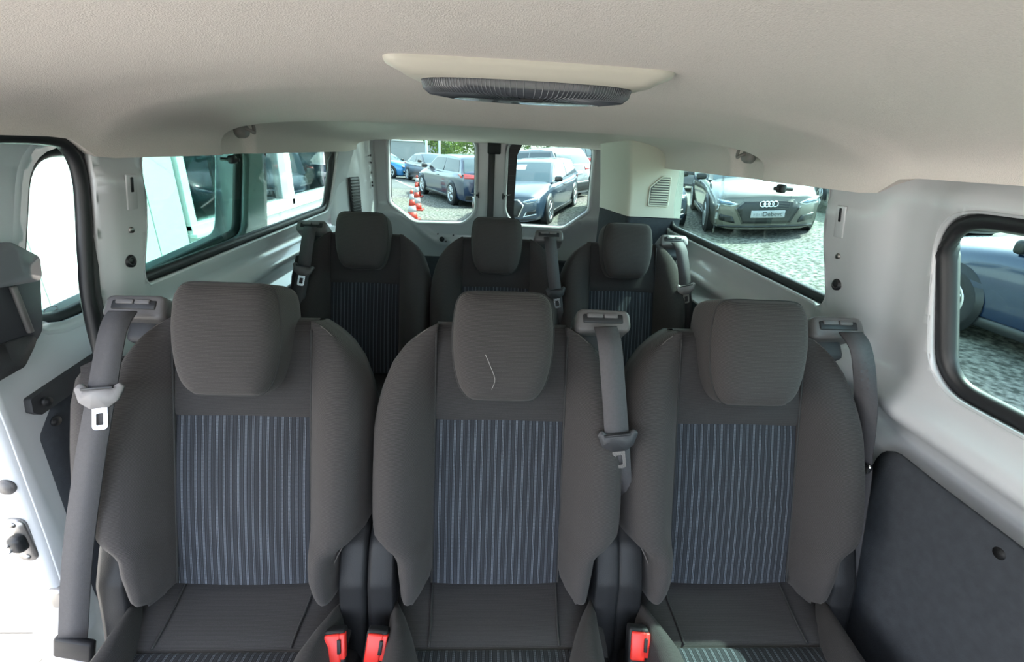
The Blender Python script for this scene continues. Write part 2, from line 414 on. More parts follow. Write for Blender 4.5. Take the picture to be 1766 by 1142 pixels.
# black window catches hanging at the headliner edge
for sd, yy, lab in ((-1, 1.385, 'small black catch at the top of the left side window'), (1, 1.235, 'small black catch at the top of the right side window')):
    t = empty('window_catch', (sd*0.752, yy, 1.236)); tag(t, lab, 'catch', 'window catches')
    obj('body', rbox(0.016, 0.028, 0.022, 0.005), 'rubber', t)
    obj('stud', cyl(0.005, 0.05, 10, (sd*0.006, 0, 0), 'X'), 'rubber', t)

# pillar details: slots, plug holes, screws
def on_wall(side, y, z, off=0.0):
    x = (right_x(y, z)-off) if side > 0 else (left_x(y, z)+off)
    return Vector((x, y, z))
def pillar_details(side, wall, yc):
    R_ = Matrix.Rotation(-0.197*side, 3, 'Y')
    for z in (1.195,):
        c = on_wall(side, yc+0.012, z, 0.0)
        p = obj('slot_plate', rbox(0.004, 0.026, 0.066, 0.002, loc=c, rot=R_), 'paint', wall)
        obj('slot', rbox(0.006, 0.007, 0.028, 0.0015, loc=on_wall(side, yc+0.012, z+0.014, 0.0005), rot=R_), 'rubber', p)
    obj('screw', cyl(0.006, 0.006, 12, on_wall(side, yc+0.004, 1.125), 'X'), 'steel', wall)
    c = on_wall(side, yc-0.003, 1.065, 0.0); p = obj('plug', cyl(0.0125, 0.008, 20, c, 'X', bev=0.001), 'rubber', wall)
    obj('plug_ring', tube([c+Vector((-side*0.004, 0.008*math.cos(a), 0.008*math.sin(a))) for a in [2*PI*k/16 for k in range(16)]], 0.0012, 6, True), 'dkplastic', p)
    obj('slot', rbox(0.006, 0.005, 0.012, 0.001, loc=on_wall(side, yc-0.006, 0.985)), 'rubber', wall)
pillar_details(1, wall_right, 0.915); pillar_details(-1, wall_left, 0.905)

# dark trim card low on the right wall with its push clip
card = fillet([(-0.45, 0.05), (0.70, 0.05), (0.69, 0.822), (-0.45, 0.828)], [0, 0, 0.06, 0])
o = obj('trim_1', panel(card, [], lambda u, v: (0.748-0.012*sm(0.70, 0.60, u), u, v), 0.06, 0.006), 'card'); struct(o, 'charcoal trim card below the window on the right wall', 'trim')
obj('push_clip', cyl(0.011, 0.006, 18, (0.733, 0.455, 0.795), 'X', bev=0.002), 'plastic', o)
card2 = fillet([(0.80, 0.05), (2.5, 0.05), (2.5, 0.80), (0.80, 0.80)], [0, 0, 0.03, 0.03])
for sd, nm, lb in ((1, 'trim_2', 'dark lower side lining beside the rear right seat'), (-1, 'trim_3', 'dark lower side lining beside the rear left seat')):
    o = obj(nm, panel(card2, [], lambda u, v: (sd*0.742, u, v), 0.3, 0.006), 'card'); struct(o, lb, 'trim')

# door opening weatherstrip on the left
seal = spline([(-0.718, 0.1, 1.292), (-0.718, 0.62, 1.291), (-0.720, 0.79, 1.288), (-0.724, 0.832, 1.272), (-0.730, 0.848, 1.235), (-0.738, 0.846, 1.18), (-0.750, 0.832, 1.09), (-0.758, 0.818, 1.0), (-0.760, 0.808, 0.85), (-0.762, 0.798, 0.5), (-0.762, 0.798, 0.05)], 6)
o = obj('trim_4', tube(seal, 0.0115, 10, False, 1.0), 'rubber'); struct(o, 'thick black rubber seal around the sliding door opening', 'trim')
o2 = obj('seal_lip', tube([p+Vector((0.0, 0.018, 0.003)) for p in seal], 0.008, 8), 'dkplastic', o)

# --- rear doors
XC = -0.027
def rear_door(name, side, label):
    root = empty(name, (XC, 2.6, 0)); struct(root, label, 'door')
    win = fillet([(side*0.085, 1.33), (side*0.085, 0.95), (side*0.15, 0.888), (side*0.42, 0.884), (side*0.556, 0.985), (side*0.548, 1.33)], [0.06, 0.10, 0.07, 0.08, 0.05, 0.05])
    outer = [(side*0.008, 0.0), (side*0.628, 0.0), (side*0.628, 1.40), (side*0.008, 1.40)]
    def yf(u, v):
        a = abs(u)
        y = -0.012*sm(0.05, 0.09, a)*0
        # pressed V below the glass
        ln = 0.772+0.160*sm(0.26, 0.54, a)
        y += -0.026*math.exp(-((v-ln)/0.016)**2)*(1 if v > 0.6 else 0)
        y += 0.018*sm(0.80, 0.70, v-0.13*sm(0.30, 0.56, a))
        return y
    obj('inner_panel', panel(outer, [win], lambda u, v: (u, yf(u, v), v), 0.024, 0.008), 'paint', root)
    l = densify(win, 0.03)
    # painted flange stepping back to the glass
    r0 = [Vector((u, -0.012, v)) for u, v in offset_loop(l, -0.012)]
    r1 = [Vector((u, -0.020, v)) for u, v in offset_loop(l, -0.002)]
    r2 = [Vector((u, 0.02, v)) for u, v in offset_loop(l, 0.006)]
    obj('window_frame', loft([r0, r1, r2], True, False), 'paint', root)
    obj('window_seal', tube([Vector((u, 0.024, v)) for u, v in offset_loop(l, 0.003)], 0.006, 6, True), 'rubber', root)
    g = obj('window_glass', panel(offset_loop(win, -0.004), [], lambda u, v: (u, 0.03, v), 0.3, 0.004), 'clear', root, smooth=False)
    return root, win
d1, w1 = rear_door('door_1', -1, 'white left rear door with rounded window seen behind the seats')
d2_, w2 = rear_door('door_2', 1, 'white right rear door with black banded window behind the seats')
# plug holes and small screws on the left rear door
for du, dv, r in ((-0.27, 0.797, 0.014), (-0.292, 0.826, 0.004), (-0.247, 0.785, 0.004), (-0.205, 0.822, 0.004)):
    obj('plug', cyl(r, 0.012, 16, (du, -0.022, dv), 'Y', bev=0.001), 'rubber', d1)
# dark heated band down the inner edge of the right door glass
band = fillet([(0.078, 1.34), (0.078, 0.93), (0.13, 0.885), (0.150, 0.885), (0.132, 0.95), (0.138, 1.26), (0.175, 1.34)], 0.01)
b = obj('ceramic_band', panel(band, [], lambda u, v: (u, 0.026, v), 0.2, 0.003), 'rubber', d2_, smooth=False)
for k in range(14):
    z = 0.93+0.028*k
    obj('heating_wire', rbox(0.05, 0.001, 0.0012, 0, loc=(0.108, 0.0235, z)), 'gryplastic', b, smooth=False)
for root, sx in ((d1, -0.072), (d2_, 0.072)):
    h = obj('connector', rbox(0.018, 0.02, 0.012, 0.003, loc=(sx, -0.012, 1.045)), 'rubber', root)
    obj('connector_pin', rbox(0.006, 0.014, 0.032, 0.002, loc=(sx*0.92, -0.016, 1.045)), 'rubber', h)
    obj('connector_wire', tube([(sx, -0.014, 1.049), (sx+(0.02 if sx > 0 else -0.02), -0.005, 1.05), (sx+(0.04 if sx > 0 else -0.04), 0.02, 1.052)], 0.0022, 6), 'rubber', h)
# centre gap seal + lock at the top
o = obj('trim_5', rbox(0.034, 0.03, 1.45, 0.004, loc=(XC, 2.592, 0.72)), 'rubber'); struct(o, 'black vertical seal between the two rear doors', 'trim')
obj('lock_housing', rbox(0.07, 0.035, 0.06, 0.006, loc=(XC+0.012, 2.57, 1.29)), 'plastic', o)
for s_, nm, lb in ((-1, 'trim_6', 'black seal at the left edge of the rear doors'), (1, 'trim_7', 'black seal at the right edge of the rear doors')):
    o = obj(nm, rbox(0.014, 0.03, 1.4, 0.004, loc=(XC+s_*0.638, 2.59, 0.70)), 'rubber'); struct(o, lb, 'trim')
o = obj('trim_8', rbox(1.40, 0.03, 0.14, 0.01, loc=(0, 2.625, 1.39)), 'paint'); struct(o, 'white header rail above the rear doors', 'trim')
o = obj('trim_9', rbox(1.24, 0.02, 0.68, 0.01, loc=(XC, 2.572, 0.36)), 'card'); struct(o, 'dark lower lining of the rear doors between the seats', 'trim')
# rear corner pillars, left: painted with a black slotted vent
def corner(side):
    pts = [(side*0.765, 2.17), (side*0.742, 2.24), (side*0.735, 2.36), (side*0.715, 2.42), (side*0.690, 2.50), (side*0.655, 2.56), (side*0.650, 2.62)]
    if side < 0: pts = [(x, y) for x, y in pts]
    sp = spline([(p[0], p[1], 0) for p in pts], 5)
    return loft([[Vector((p.x+(-side)*0.0*z, p.y, z)) for p in sp] for z in (0.0, 0.6, 0.95, 1.1, 1.25, 1.36)], False, False)
o = obj('trim_10', corner(-1), 'paint'); struct(o, 'white rear corner pillar with black slotted vent on the left', 'trim')
vd = Vector((0.045, 0.14, 0)).normalized(); vn = Vector((0.14, -0.045, 0)).normalized()
rotv = Matrix((vd, vn*-1, Vector((0, 0, 1)))).transposed()
vent = obj('vent', rbox(0.085, 0.012, 0.19, 0.006, loc=(-0.712, 2.405, 1.03), rot=rotv), 'rubber', o)
for k in range(12):
    obj('vent_slat', rbox(0.072, 0.006, 0.006, 0.001, loc=(-0.7065, 2.403, 0.95+0.0145*k), rot=rotv), 'plastic', vent)
for z in (1.225, 1.19, 1.14, 1.09, 1.075):
    obj('punched_hole', rbox(0.004, 0.008, 0.010, 0.001, loc=(-0.656, 2.545, z)), 'rubber', o)
o = obj('trim_11', corner(1), 'paint'); struct(o, 'white rear corner pillar behind the beige air duct', 'trim')
# beige air duct casing with louvred grille, right rear
prof = fillet([(0.565, 1.995), (0.80, 1.995), (0.80, 2.30), (0.505, 2.30)], [0.022, 0, 0, 0.01])
duct = obj('trim_12', loft([[Vector((x+dx, y, z)) for x, y in prof] for z, dx in ((1.045, 0.008), (1.15, 0.0), (1.36, -0.025))], True, True), 'beige'); sharp(duct, 40); struct(duct, 'beige air duct casing with louvred grille in the rear right corner', 'trim')
obj('lower_casing', loft([[Vector((x+0.01, y, z)) for x, y in prof] for z in (0.3, 1.042)], True, True), 'card', duct, smooth=False)
gp = fillet([(0.655, 1.095), (0.742, 1.095), (0.735, 1.215), (0.700, 1.215), (0.652, 1.17)], 0.008)
obj('grille_back', panel(gp, [], lambda u, v: (u, 1.9935, v), 0.1, 0.002), 'gryplastic', duct, smooth=False)
fr = obj('grille_rim', tube([Vector((u, 1.9915, v)) for u, v in densify(gp, 0.02)], 0.004, 6, True), 'beige', duct)
for k in range(11):
    z = 1.104+0.0102*k
    xl = 0.660 if z < 1.165 else 0.660+(z-1.165)*0.85
    xr = 0.738-(z-1.1)*0.05
    obj('louvre', rbox(xr-xl, 0.006, 0.0045, 0.001, loc=((xl+xr)/2, 1.990, z)), 'beige', duct)

# --- open sliding door outside the left body side
DX = -0.885
sd = empty('door_3', (DX, 0.68, 0.1)); struct(sd, 'open white sliding door standing outside the left opening', 'door')
dl = Vector((-DX, -0.68, -0.1))   # from world to door-local
def dx(z): return DX + 0.10*max(0.0, z-0.95)
dwin = fillet([(0.790, 0.930), (1.60, 0.985), (1.655, 1.268), (0.902, 1.268)], [0.09, 0.06, 0.05, 0.10])
douter = fillet([(0.665, 0.10), (1.70, 0.10), (1.82, 1.39), (0.735, 1.39), (0.715, 0.80), (0.700, 0.56)], [0, 0.05, 0.05, 0.06, 0.2, 0.2])
dcard = fillet([(0.735, 0.30), (1.50, 0.30), (1.52, 0.82), (0.80, 0.795), (0.757, 0.75)], [0.05, 0.05, 0.06, 0.03, 0.03])
def dface(u, v):
    x = dx(v)
    x += 0.014*sm(0.03, 0.0, abs(v-0.865))*0.6
    return Vector((x, u, v))+dl
obj('inner_panel', panel(douter, [dwin], dface, 0.04, 0.008), 'paint', sd)
l = densify(dwin, 0.04)
obj('window_frame', loft([[Vector((dx(v)+0.001, u, v))+dl for u, v in offset_loop(l, -0.03)], [Vector((dx(v)+0.014, u, v))+dl for u, v in offset_loop(l, -0.018)], [Vector((dx(v)-0.025, u, v))+dl for u, v in offset_loop(l, 0.003)]], True, False), 'paint', sd)
obj('window_seal', tube([Vector((dx(v)-0.012, u, v))+dl for u, v in offset_loop(l, 0.005)], 0.011, 8, True, 1.3), 'rubber', sd)
dg = obj('window_glass', panel(offset_loop(dwin, -0.006), [], lambda u, v: Vector((dx(v)-0.022, u, v))+dl, 0.4, 0.004), 'tint', sd, smooth=False)
obj('etched_mark', tube([Vector((dx(0.955)-0.016, 0.89+0.014*math.cos(a), 0.962+0.006*math.sin(a)))+dl for a in [2*PI*k/20 for k in range(20)]], 0.0008, 5, True), 'ltplastic', dg)
for k in range(3): obj('etched_line', rbox(0.001, 0.022-0.004*k, 0.0016, 0, loc=Vector((dx(0.955)-0.016, 0.89, 0.951-0.004*k))+dl), 'ltplastic', dg, smooth=False)
# outer skin and front edge face
obj('outer_skin', panel(douter, [dwin], lambda u, v: Vector((dx(v)-0.087, u, v))+dl, 0.12, 0.004), 'paint', sd)
edge = [p for p in densify(douter, 0.04) if p[0] < 0.78]
edge.sort(key=lambda p: p[1])
er = []
for f_, yy in ((0.004, 0.0), (0.001, -0.006), (-0.02, -0.010), (-0.062, -0.010), (-0.080, -0.003), (-0.088, 0.008)):
    er.append([Vector((dx(v)+f_, u+yy, v))+dl for u, v in edge])
obj('front_edge', loft(er, False, False), 'paint', sd)
# latch plate, hole, contact bumper on the front edge
def edge_pt(z, fx, off=0.0):
    u = interp([(p[1], p[0]) for p in edge], z); return Vector((dx(z)+fx, u-0.010-off, z))+dl
tilt = Matrix.Rotation(math.radians(4), 3, 'X')
lp = fillet([(-0.019, -0.052), (0.019, -0.052), (0.019, 0.052), (-0.019, 0.052)], 0.0185)
c = edge_pt(0.56, -0.028)
pl = obj('latch_plate', panel(lp, [], lambda u, v: c+Vector((u, 0.004, v)), 0.03, 0.008), 'steel', sd)
obj('latch_bumper', rbox(0.026, 0.022, 0.036, 0.008, loc=c+Vector((0.002, -0.010, 0.0))), 'rubber', pl)
for dz in (-0.006, 0.008): obj('contact_pin', cyl(0.0035, 0.012, 10, c+Vector((-0.007, -0.018, dz-0.004)), 'Y'), 'chrome', pl)
for dz in (-0.041, 0.041): obj('screw', cyl(0.0065, 0.006, 12, c+Vector((0, -0.004, dz)), 'Y', bev=0.001), 'steel', pl)
c2 = edge_pt(0.682, -0.020); obj('edge_plug', cyl(0.016, 0.010, 20, c2, 'Y', bev=0.002), 'gryplastic', sd)
c3 = edge_pt(0.41, 0.0, -0.01); st = obj('striker', rbox(0.03, 0.03, 0.05, 0.006, loc=c3), 'steel', sd)
# black trim card, grab bar, inside handle
obj('trim_card', panel(dcard, [], lambda u, v: Vector((dx(v)+0.010, u, v))+dl, 0.12, Vector((-0.008, 0, 0))), 'card', sd)
for u, v in ((0.79, 0.765), (0.795, 0.60)): obj('push_clip', cyl(0.010, 0.008, 16, Vector((dx(v)+0.016, u, v))+dl, 'X', bev=0.002), 'plastic', sd)
gb = fillet([(0.757, 0.835), (0.752, 0.808), (0.765, 0.796), (1.35, 0.85), (1.35, 0.90)], [0.006, 0.006, 0.006, 0.01, 0.01])
g_ = obj('guide_bar', panel(gb, [], lambda u, v: Vector((dx(v)+0.022, u, v))+dl, 0.05, Vector((-0.02, 0, 0))), 'dkplastic', sd); sharp(g_, 40)
obj('bar_screw', cyl(0.009, 0.012, 16, Vector((dx(0.82)+0.026, 0.778, 0.818))+dl, 'X', bev=0.002), 'plastic', g_)
obj('small_hole', cyl(0.004, 0.006, 12, Vector((dx(0.88)+0.002, 0.765, 0.882))+dl, 'X'), 'rubber', sd)
# handle housing: two stacked lobes
hp = fillet([(0.60, 0.905), (0.755, 0.920), (0.800, 0.955), (0.828, 1.085), (0.775, 1.120), (0.62, 1.12)], [0.02, 0.03, 0.03, 0.03, 0.03, 0.02])
hh = obj('handle_housing', panel(hp, [], lambda u, v: Vector((dx(v)+0.045, u, v))+dl, 0.03, Vector((-0.045, 0, 0))), 'handlegrey', sd); sharp(hh, 50)
hl = fillet([(0.60, 1.075), (0.812, 1.048), (0.818, 1.09), (0.775, 1.125), (0.60, 1.130)], 0.015)
obj('pull_lever', panel(hl, [], lambda u, v: Vector((dx(v)+0.056, u, v))+dl, 0.04, Vector((-0.012, 0, 0))), 'levergrey', hh)
hl2 = fillet([(0.58, 0.90), (0.74, 0.912), (0.79, 0.958), (0.60, 0.972)], 0.015)
obj('lower_cap', panel(hl2, [], lambda u, v: Vector((dx(v)+0.054, u, v))+dl, 0.04, Vector((-0.012, 0, 0))), 'dkplastic', hh)
obj('housing_rib', rbox(0.008, 0.010, 0.085, 0.003, loc=Vector((dx(1.0)+0.058, 0.762, 1.01))+dl), 'gryplastic', hh)

# ------------------------------------------------------------------ ceiling lamps and coat hooks
def dome_lamp(name, label, c, sc=1.0):
    t = empty(name, c); tag(t, label, 'ceiling lamp')
    pl = fillet([(-0.178, -0.012), (0.178, -0.012), (0.165, 0.10), (0.12, 0.19), (-0.12, 0.19), (-0.165, 0.10)], [0.03, 0.03, 0.06, 0.06, 0.06, 0.06])
    pl = [(x*sc, (y+0.0)*sc) for x, y in pl]
    def sh(k, dz):
        cx, cy = 0.0, 0.075*sc
        return [Vector((cx+(x-cx)*k, cy+(y-cy)*k, dz*sc)) for x, y in pl]
    h = obj('lamp_housing', loft([sh(1.0, 0.012), sh(1.0, -0.002), sh(0.985, -0.007), sh(0.90, -0.013), sh(0.86, -0.017)], True, True), 'lampcream', t); sharp(h, 60)
    # bowed smoked lens
    def ring(k, dz):
        return [Vector((0.136*sc*k*math.copysign(abs(math.cos(a))**0.75, math.cos(a)), (0.062+0.052*k*math.copysign(abs(math.sin(a))**0.8, math.sin(a)))*sc, dz*sc)) for a in [2*PI*q/40 for q in range(40)]]
    l_ = obj('lamp_lens', loft([ring(1.0, -0.012), ring(1.0, -0.018), ring(0.985, -0.026), ring(0.93, -0.032), ring(0.7, -0.036), ring(0.3, -0.038)], True, True), 'lens', t)
    if sc == 1.0:
        cols = list(zip(ring(1.0, -0.0145), ring(1.0, -0.0178), ring(0.985, -0.0262), ring(0.93, -0.0322), ring(0.7, -0.0362)))
        dense = 96
        def rq(k, dz, a): return Vector((0.136*k*math.copysign(abs(math.cos(a))**0.75, math.cos(a)), 0.062+0.052*k*math.copysign(abs(math.sin(a))**0.8, math.sin(a)), dz))
        for q in range(80):                                   # ribs across the front of the lens
            a = PI+PI*(q+0.5)/80
            obj('lens_rib', tube([rq(k_, z_, a) for k_, z_ in ((1.001, -0.0145), (1.001, -0.018), (0.986, -0.0262), (0.93, -0.0323), (0.7, -0.0363))], 0.0007, 4), 'lensrib', l_)
        obj('switch', rbox(0.028, 0.01, 0.004, 0.001, loc=(0.004, 0.028, -0.0365)), 'plastic', l_)
        obj('bezel_edge', tube([v+Vector((0, 0, 0.0005)) for v in ring(1.02, -0.0135)], 0.002, 6, True), 'gryplastic', t)
    return t
dome_lamp('ceiling_lamp', 'large cream ceiling lamp with smoked ribbed lens near the camera', (0.020, 0.605, 1.4005))
l2 = dome_lamp('ceiling_lamp', 'small ceiling lamp peeking below the headliner rib farther back', (0.012, 1.62, 1.392), 0.62)
for sd_, lab in ((-1, 'coat hook in the headliner channel on the left'), (1, 'coat hook in the headliner channel on the right')):
    c = Vector((sd_*(0.680 if sd_ < 0 else 0.688), 1.322, 1.312))
    t = empty('coat_hook', c); tag(t, lab, 'coat hook', 'coat hooks')
    obj('hook_base', loft([[Vector((-sd_*(k*0.016), 0.026*r*math.cos(a), 0.018*r*math.sin(a))) for a in [2*PI*q/18 for q in range(18)]] for k, r in ((-0.6, 1.05), (0.2, 1.0), (0.55, 0.85), (0.7, 0.5))], True, True), 'hookgrey', t)
    obj('hook_arm', tube(spline([(-sd_*0.008, -0.004, 0.006), (-sd_*0.022, -0.003, 0.002), (-sd_*0.028, 0.004, -0.004), (-sd_*0.026, 0.010, 0.008), (-sd_*0.024, 0.012, 0.014)], 4), 0.0042, 8), 'hookgrey', t)

# ------------------------------------------------------------------ seats
UX = Vector((0, 0.316, 0.949)); NX = Vector((0, -0.949, 0.316)); SO = Vector((0, 0, 0.536))
def B(x, s, n): return SO+Vector((x, 0, 0))+UX*s+NX*n
OUT = [(-0.022, 0.166), (-0.012, 0.174), (0.02, 0.178), (0.055, 0.181), (0.080, 0.184), (0.092, 0.194), (0.104, 0.214), (0.118, 0.227), (0.14, 0.231), (0.20, 0.233), (0.30, 0.232), (0.34, 0.227), (0.38, 0.217), (0.42, 0.201), (0.45, 0.180), (0.47, 0.158), (0.484, 0.136), (0.49, 0.124)]
HGT = [(-0.022, 0.044), (0.0, 0.060), (0.05, 0.076), (0.15, 0.080), (0.25, 0.072), (0.32, 0.056), (0.38, 0.036), (0.43, 0.020), (0.47, 0.006), (0.49, 0.0)]
def bolster_mesh(side, wide=0.0):
    rings = []
    ss = [-0.026, -0.022, -0.014, -0.004, 0.01, 0.03, 0.055, 0.07, 0.08, 0.088, 0.095, 0.102, 0.11, 0.12, 0.135, 0.155, 0.18, 0.21, 0.24, 0.27, 0.30, 0.325, 0.35, 0.375, 0.40, 0.42, 0.438, 0.452, 0.464, 0.475, 0.484, 0.490]
    for s in ss:
        xo = interp(OUT, s); h = interp(HGT, s)
        if wide: xo += wide*sm(0.09, 0.15, s)*(1-sm(0.36, 0.46, s))
        xi = 0.119+0.020*sm(0.03, -0.026, s)
        if s < -0.02: xo -= 0.010; xi += 0.008; h *= 0.72
        wd = xo-xi
        dn = -0.075 if s > 0.085 else -0.05
        prof = [(0.0, -0.02), (0.0, 0.0), (0.08, h*0.28), (0.22, h*0.66), (0.40, h*0.93), (0.58, h*1.0), (0.76, h*0.94), (0.89, h*0.70), (0.97, h*0.26-0.003), (1.0, -0.016), (1.0, -0.04), (0.96, dn), (0.5, dn-0.004), (0.05, dn)]
        lip = 0.006*sm(0.49, 0.45, s)
        rings.append([B(side*(xi+wd*a), s, n) for a, n in prof])
    return loft(rings, True, True)
def seat_backrest_outline(k=0.97, wide=0.0):
    pts = [(interp(OUT, s), s) for s, _ in OUT]
    r = [(x*k, s) for x, s in pts]
    return r+[(-x, s) for x, s in reversed(r)]
def hr_outline(k, dz=0.0):
    # headrest outline: wide rounded top, narrowing rounded bottom
    half = spline([(0.0, 0.191, 0), (0.045, 0.191, 0), (0.068, 0.188, 0), (0.080, 0.176, 0), (0.085, 0.155, 0), (0.088, 0.12, 0), (0.087, 0.085, 0), (0.082, 0.050, 0), (0.072, 0.020, 0), (0.056, 0.003, 0), (0.035, 0.0, 0), (0.0, 0.0, 0)], 3)
    base = [(p.x, p.y) for p in half]+[(-p.x, p.y) for p in reversed(half[1:-1])]
    return [(x*k, 0.095+(s-0.095)*k+dz) for x, s in base]
def build_seat(guide_side, buckle_side, wing):
    wk = wing-0.312
    """returns list of (name, mesh, material, children)"""
    parts = []
    # striped centre panel, slightly crowned
    rows = []
    for i in range(9):
        s = -0.004+0.321*i/8
        rows.append([B(-0.1215+0.243*j/12, s, 0.004+0.006*math.sin(PI*i/8)-0.010*(abs(j-6)/6)**2*0.6) for j in range(13)])
    rows_b = [[p-NX*0.02 for p in r] for r in rows]
    top = loft(rows, False, False)
    parts.append(('striped_panel', top, 'stripe', []))
    # plain upper panel rolling over the top
    rows = []
    for s, n in ((0.312, 0.001), (0.318, 0.0055), (0.33, 0.007), (0.37, 0.006), (0.42, 0.004), (0.455, 0.001), (0.476, -0.006), (0.488, -0.018), (0.494, -0.034), (0.492, -0.055), (0.482, -0.078)):
        rows.append([B(-0.123+0.246*j/12, s, n-0.004*(abs(j-6)/6)**3) for j in range(13)])
    parts.append(('upper_panel', loft(rows, False, False), 'fabric2', []))
    for side in (-1, 1):
        wide = wing if side == -1 else 0.0
        seam_pts = []
        for s in (0.0, 0.05, 0.10, 0.13, 0.16, 0.22, 0.30, 0.36, 0.40, 0.43, 0.455, 0.472, 0.482):
            xo = interp(OUT, s); h = interp(HGT, s); xi = 0.119
            seam_pts.append(B(side*(xi+(xo-xi)*0.86), s, h*0.55+0.0005))
        pip_pts = [B(side*(0.1205), s, 0.003) for s in (0.0, 0.1, 0.2, 0.30, 0.40, 0.45, 0.475)]
        parts.append(('bolster', bolster_mesh(side), 'fabric', [('seam', tube(spline(seam_pts, 4), 0.0011, 5), 'seam'), ('crease', tube(spline(pip_pts, 3), 0.0022, 5), 'piping')]))
    # rear shell
    o0 = seat_backrest_outline(0.97); o1 = seat_backrest_outline(0.93)
    parts.append(('rear_shell', loft([[B(x, s, -0.03) for x, s in o0], [B(x, s, -0.085) for x, s in o0], [B(x, s, -0.10) for x, s in o1]], True, True), 'card', []))
    # headrest
    st = ((-0.055, 0.80, 0.0), (-0.052, 0.90, 0.0), (-0.042, 0.97, 0.0), (-0.02, 1.0, 0.0), (0.030, 1.01, 0.0), (0.044, 1.0, 0.0), (0.055, 0.975, 0.0), (0.0635, 0.93, 0.0), (0.070, 0.86, 0), (0.0745, 0.76, 0), (0.0775, 0.6, 0), (0.079, 0.4, 0), (0.0795, 0.2, 0))
    rr = []
    for n, k, dz in st:
        rr.append([B(x, 0.362+s+0.03*max(0, (0.05-n))*0, n+0.008*(1-((s-0.095)/0.1)**2)*0) for x, s in hr_outline(k)])
    hr = loft(rr, True, True)
    sm_pts = [B(x, 0.362+s, 0.0475) for x, s in hr_outline(0.998)]
    parts.append(('headrest', hr, 'fabric', [('headrest_seam', tube(sm_pts, 0.0016, 5, True), 'piping')]))
    for x in (-0.045, 0.045):
        parts.append(('headrest_post', tube([B(x, 0.40, -0.02), B(x, 0.47, -0.025)], 0.006, 8), 'steel', []))
    # cushion: plain rear roll, striped centre, two side bolsters
    rows = []
    for y, z in ((0.065, 0.46), (0.060, 0.505), (0.045, 0.518), (0.020, 0.512), (-0.02, 0.502), (-0.06, 0.496), (-0.092, 0.492), (-0.100, 0.484)):
        rows.append([Vector((-0.205+0.41*j/16, y, z+0.006*(abs(j-8)/8)**2-0.06*max(0, (abs(j-8)/8-0.8))*2)) for j in range(17)])
    sewn = []
    for sx in (-1, 1):
        sewn.append(('cushion_seam', tube(spline([(sx*0.121, 0.03, 0.5195), (sx*0.119, -0.02, 0.5065), (sx*0.116, -0.06, 0.4995), (sx*0.115, -0.095, 0.4945)], 4), 0.0022, 5), 'piping'))
    parts.append(('rear_cushion', loft(rows, False, False), 'fabric3', sewn))
    rows = []
    for y, z in ((-0.094, 0.47), (-0.099, 0.490), (-0.105, 0.4945), (-0.15, 0.500), (-0.25, 0.512), (-0.35, 0.515), (-0.42, 0.505), (-0.455, 0.48), (-0.465, 0.43), (-0.455, 0.38)):
        rows.append([Vector((-0.150+0.30*j/12, y, z)) for j in range(13)])
    parts.append(('striped_cushion', loft(rows, False, False), 'stripe', []))
    for side in (-1, 1):
        rr = []
        for y, k, xin in ((-0.01, 0.25, 0.192), (-0.02, 0.5, 0.180), (-0.045, 0.75, 0.163), (-0.08, 0.92, 0.145), (-0.12, 1.0, 0.128), (-0.2, 1.0, 0.118), (-0.32, 1.0, 0.115), (-0.42, 0.95, 0.118), (-0.46, 0.7, 0.13), (-0.47, 0.4, 0.14)):
            xo = 0.194; pr = [(0.0, 0.47), (0.02, 0.498), (0.16, 0.498+0.020*k), (0.36, 0.498+0.034*k), (0.6, 0.498+0.036*k), (0.84, 0.498+0.018*k), (1.0, 0.482), (1.02, 0.44), (0.9, 0.39), (0.1, 0.39)]
            rr.append([Vector((side*(xin+(xo-xin)*a), y, z)) for a, z in pr])
        parts.append(('cushion_bolster', loft(rr, True, True), 'fabric3', []))
    parts.append(('cushion_pan', rbox(0.44, 0.50, 0.10, 0.02, loc=(0, -0.20, 0.39)), 'dkplastic', []))
    parts.append(('seat_base', loft([[Vector((x*k, -0.19+y*k2, z)) for x, y in fillet([(-0.19, -0.2), (0.19, -0.2), (0.19, 0.2), (-0.19, 0.2)], 0.03)] for z, k, k2 in ((0.0, 1.0, 1.0), (0.02, 0.98, 0.98), (0.22, 0.86, 0.9), (0.345, 0.95, 1.0))], True, True), 'dkplastic', []))
    # curved plastic hinge covers at both sides of the backrest foot
    hpf = fillet([(0.085, 0.60), (0.075, 0.655), (0.030, 0.660), (-0.005, 0.635), (-0.038, 0.57), (-0.050, 0.50), (-0.065, 0.43), (-0.075, 0.36), (0.10, 0.36), (0.10, 0.5)], [0.02, 0.02, 0.03, 0.04, 0.05, 0.05, 0.03, 0.01, 0.01, 0.05], 5)
    for side in (-1, 1):
        rr = []
        for x, k in ((0.184, 0.94), (0.188, 1.0), (0.222, 1.0), (0.230, 0.96)):
            rr.append([Vector((side*x, 0.02+(y-0.02)*k, 0.52+(z-0.52)*k)) for y, z in hpf])
        me = loft(rr, True, True)
        parts.append(('hinge_cover', me, 'plastic', []))
    # buckle stalk with red release button
    bx = 0.196 if buckle_side > 0 else -0.207
    rt = Matrix.Rotation(math.radians(-32), 3, 'X') @ Matrix.Rotation(math.radians(-6*buckle_side), 3, 'Y')
    bc = Vector((bx, -0.112, 0.478))
    def loc(v): return bc+rt @ Vector(v)
    kids = [('release_button', rbox(0.026, 0.007, 0.046, 0.003, loc=loc((-0.002, -0.0135, 0.030)), rot=rt), 'red'),
            ('button_edge', rbox(0.012, 0.014, 0.040, 0.002, loc=loc((0.0125, -0.008, 0.032)), rot=rt), 'red'),
            ('latch_slot', rbox(0.006, 0.004, 0.022, 0.001, loc=loc((0.010, -0.0175, 0.034)), rot=rt), 'plastic')]
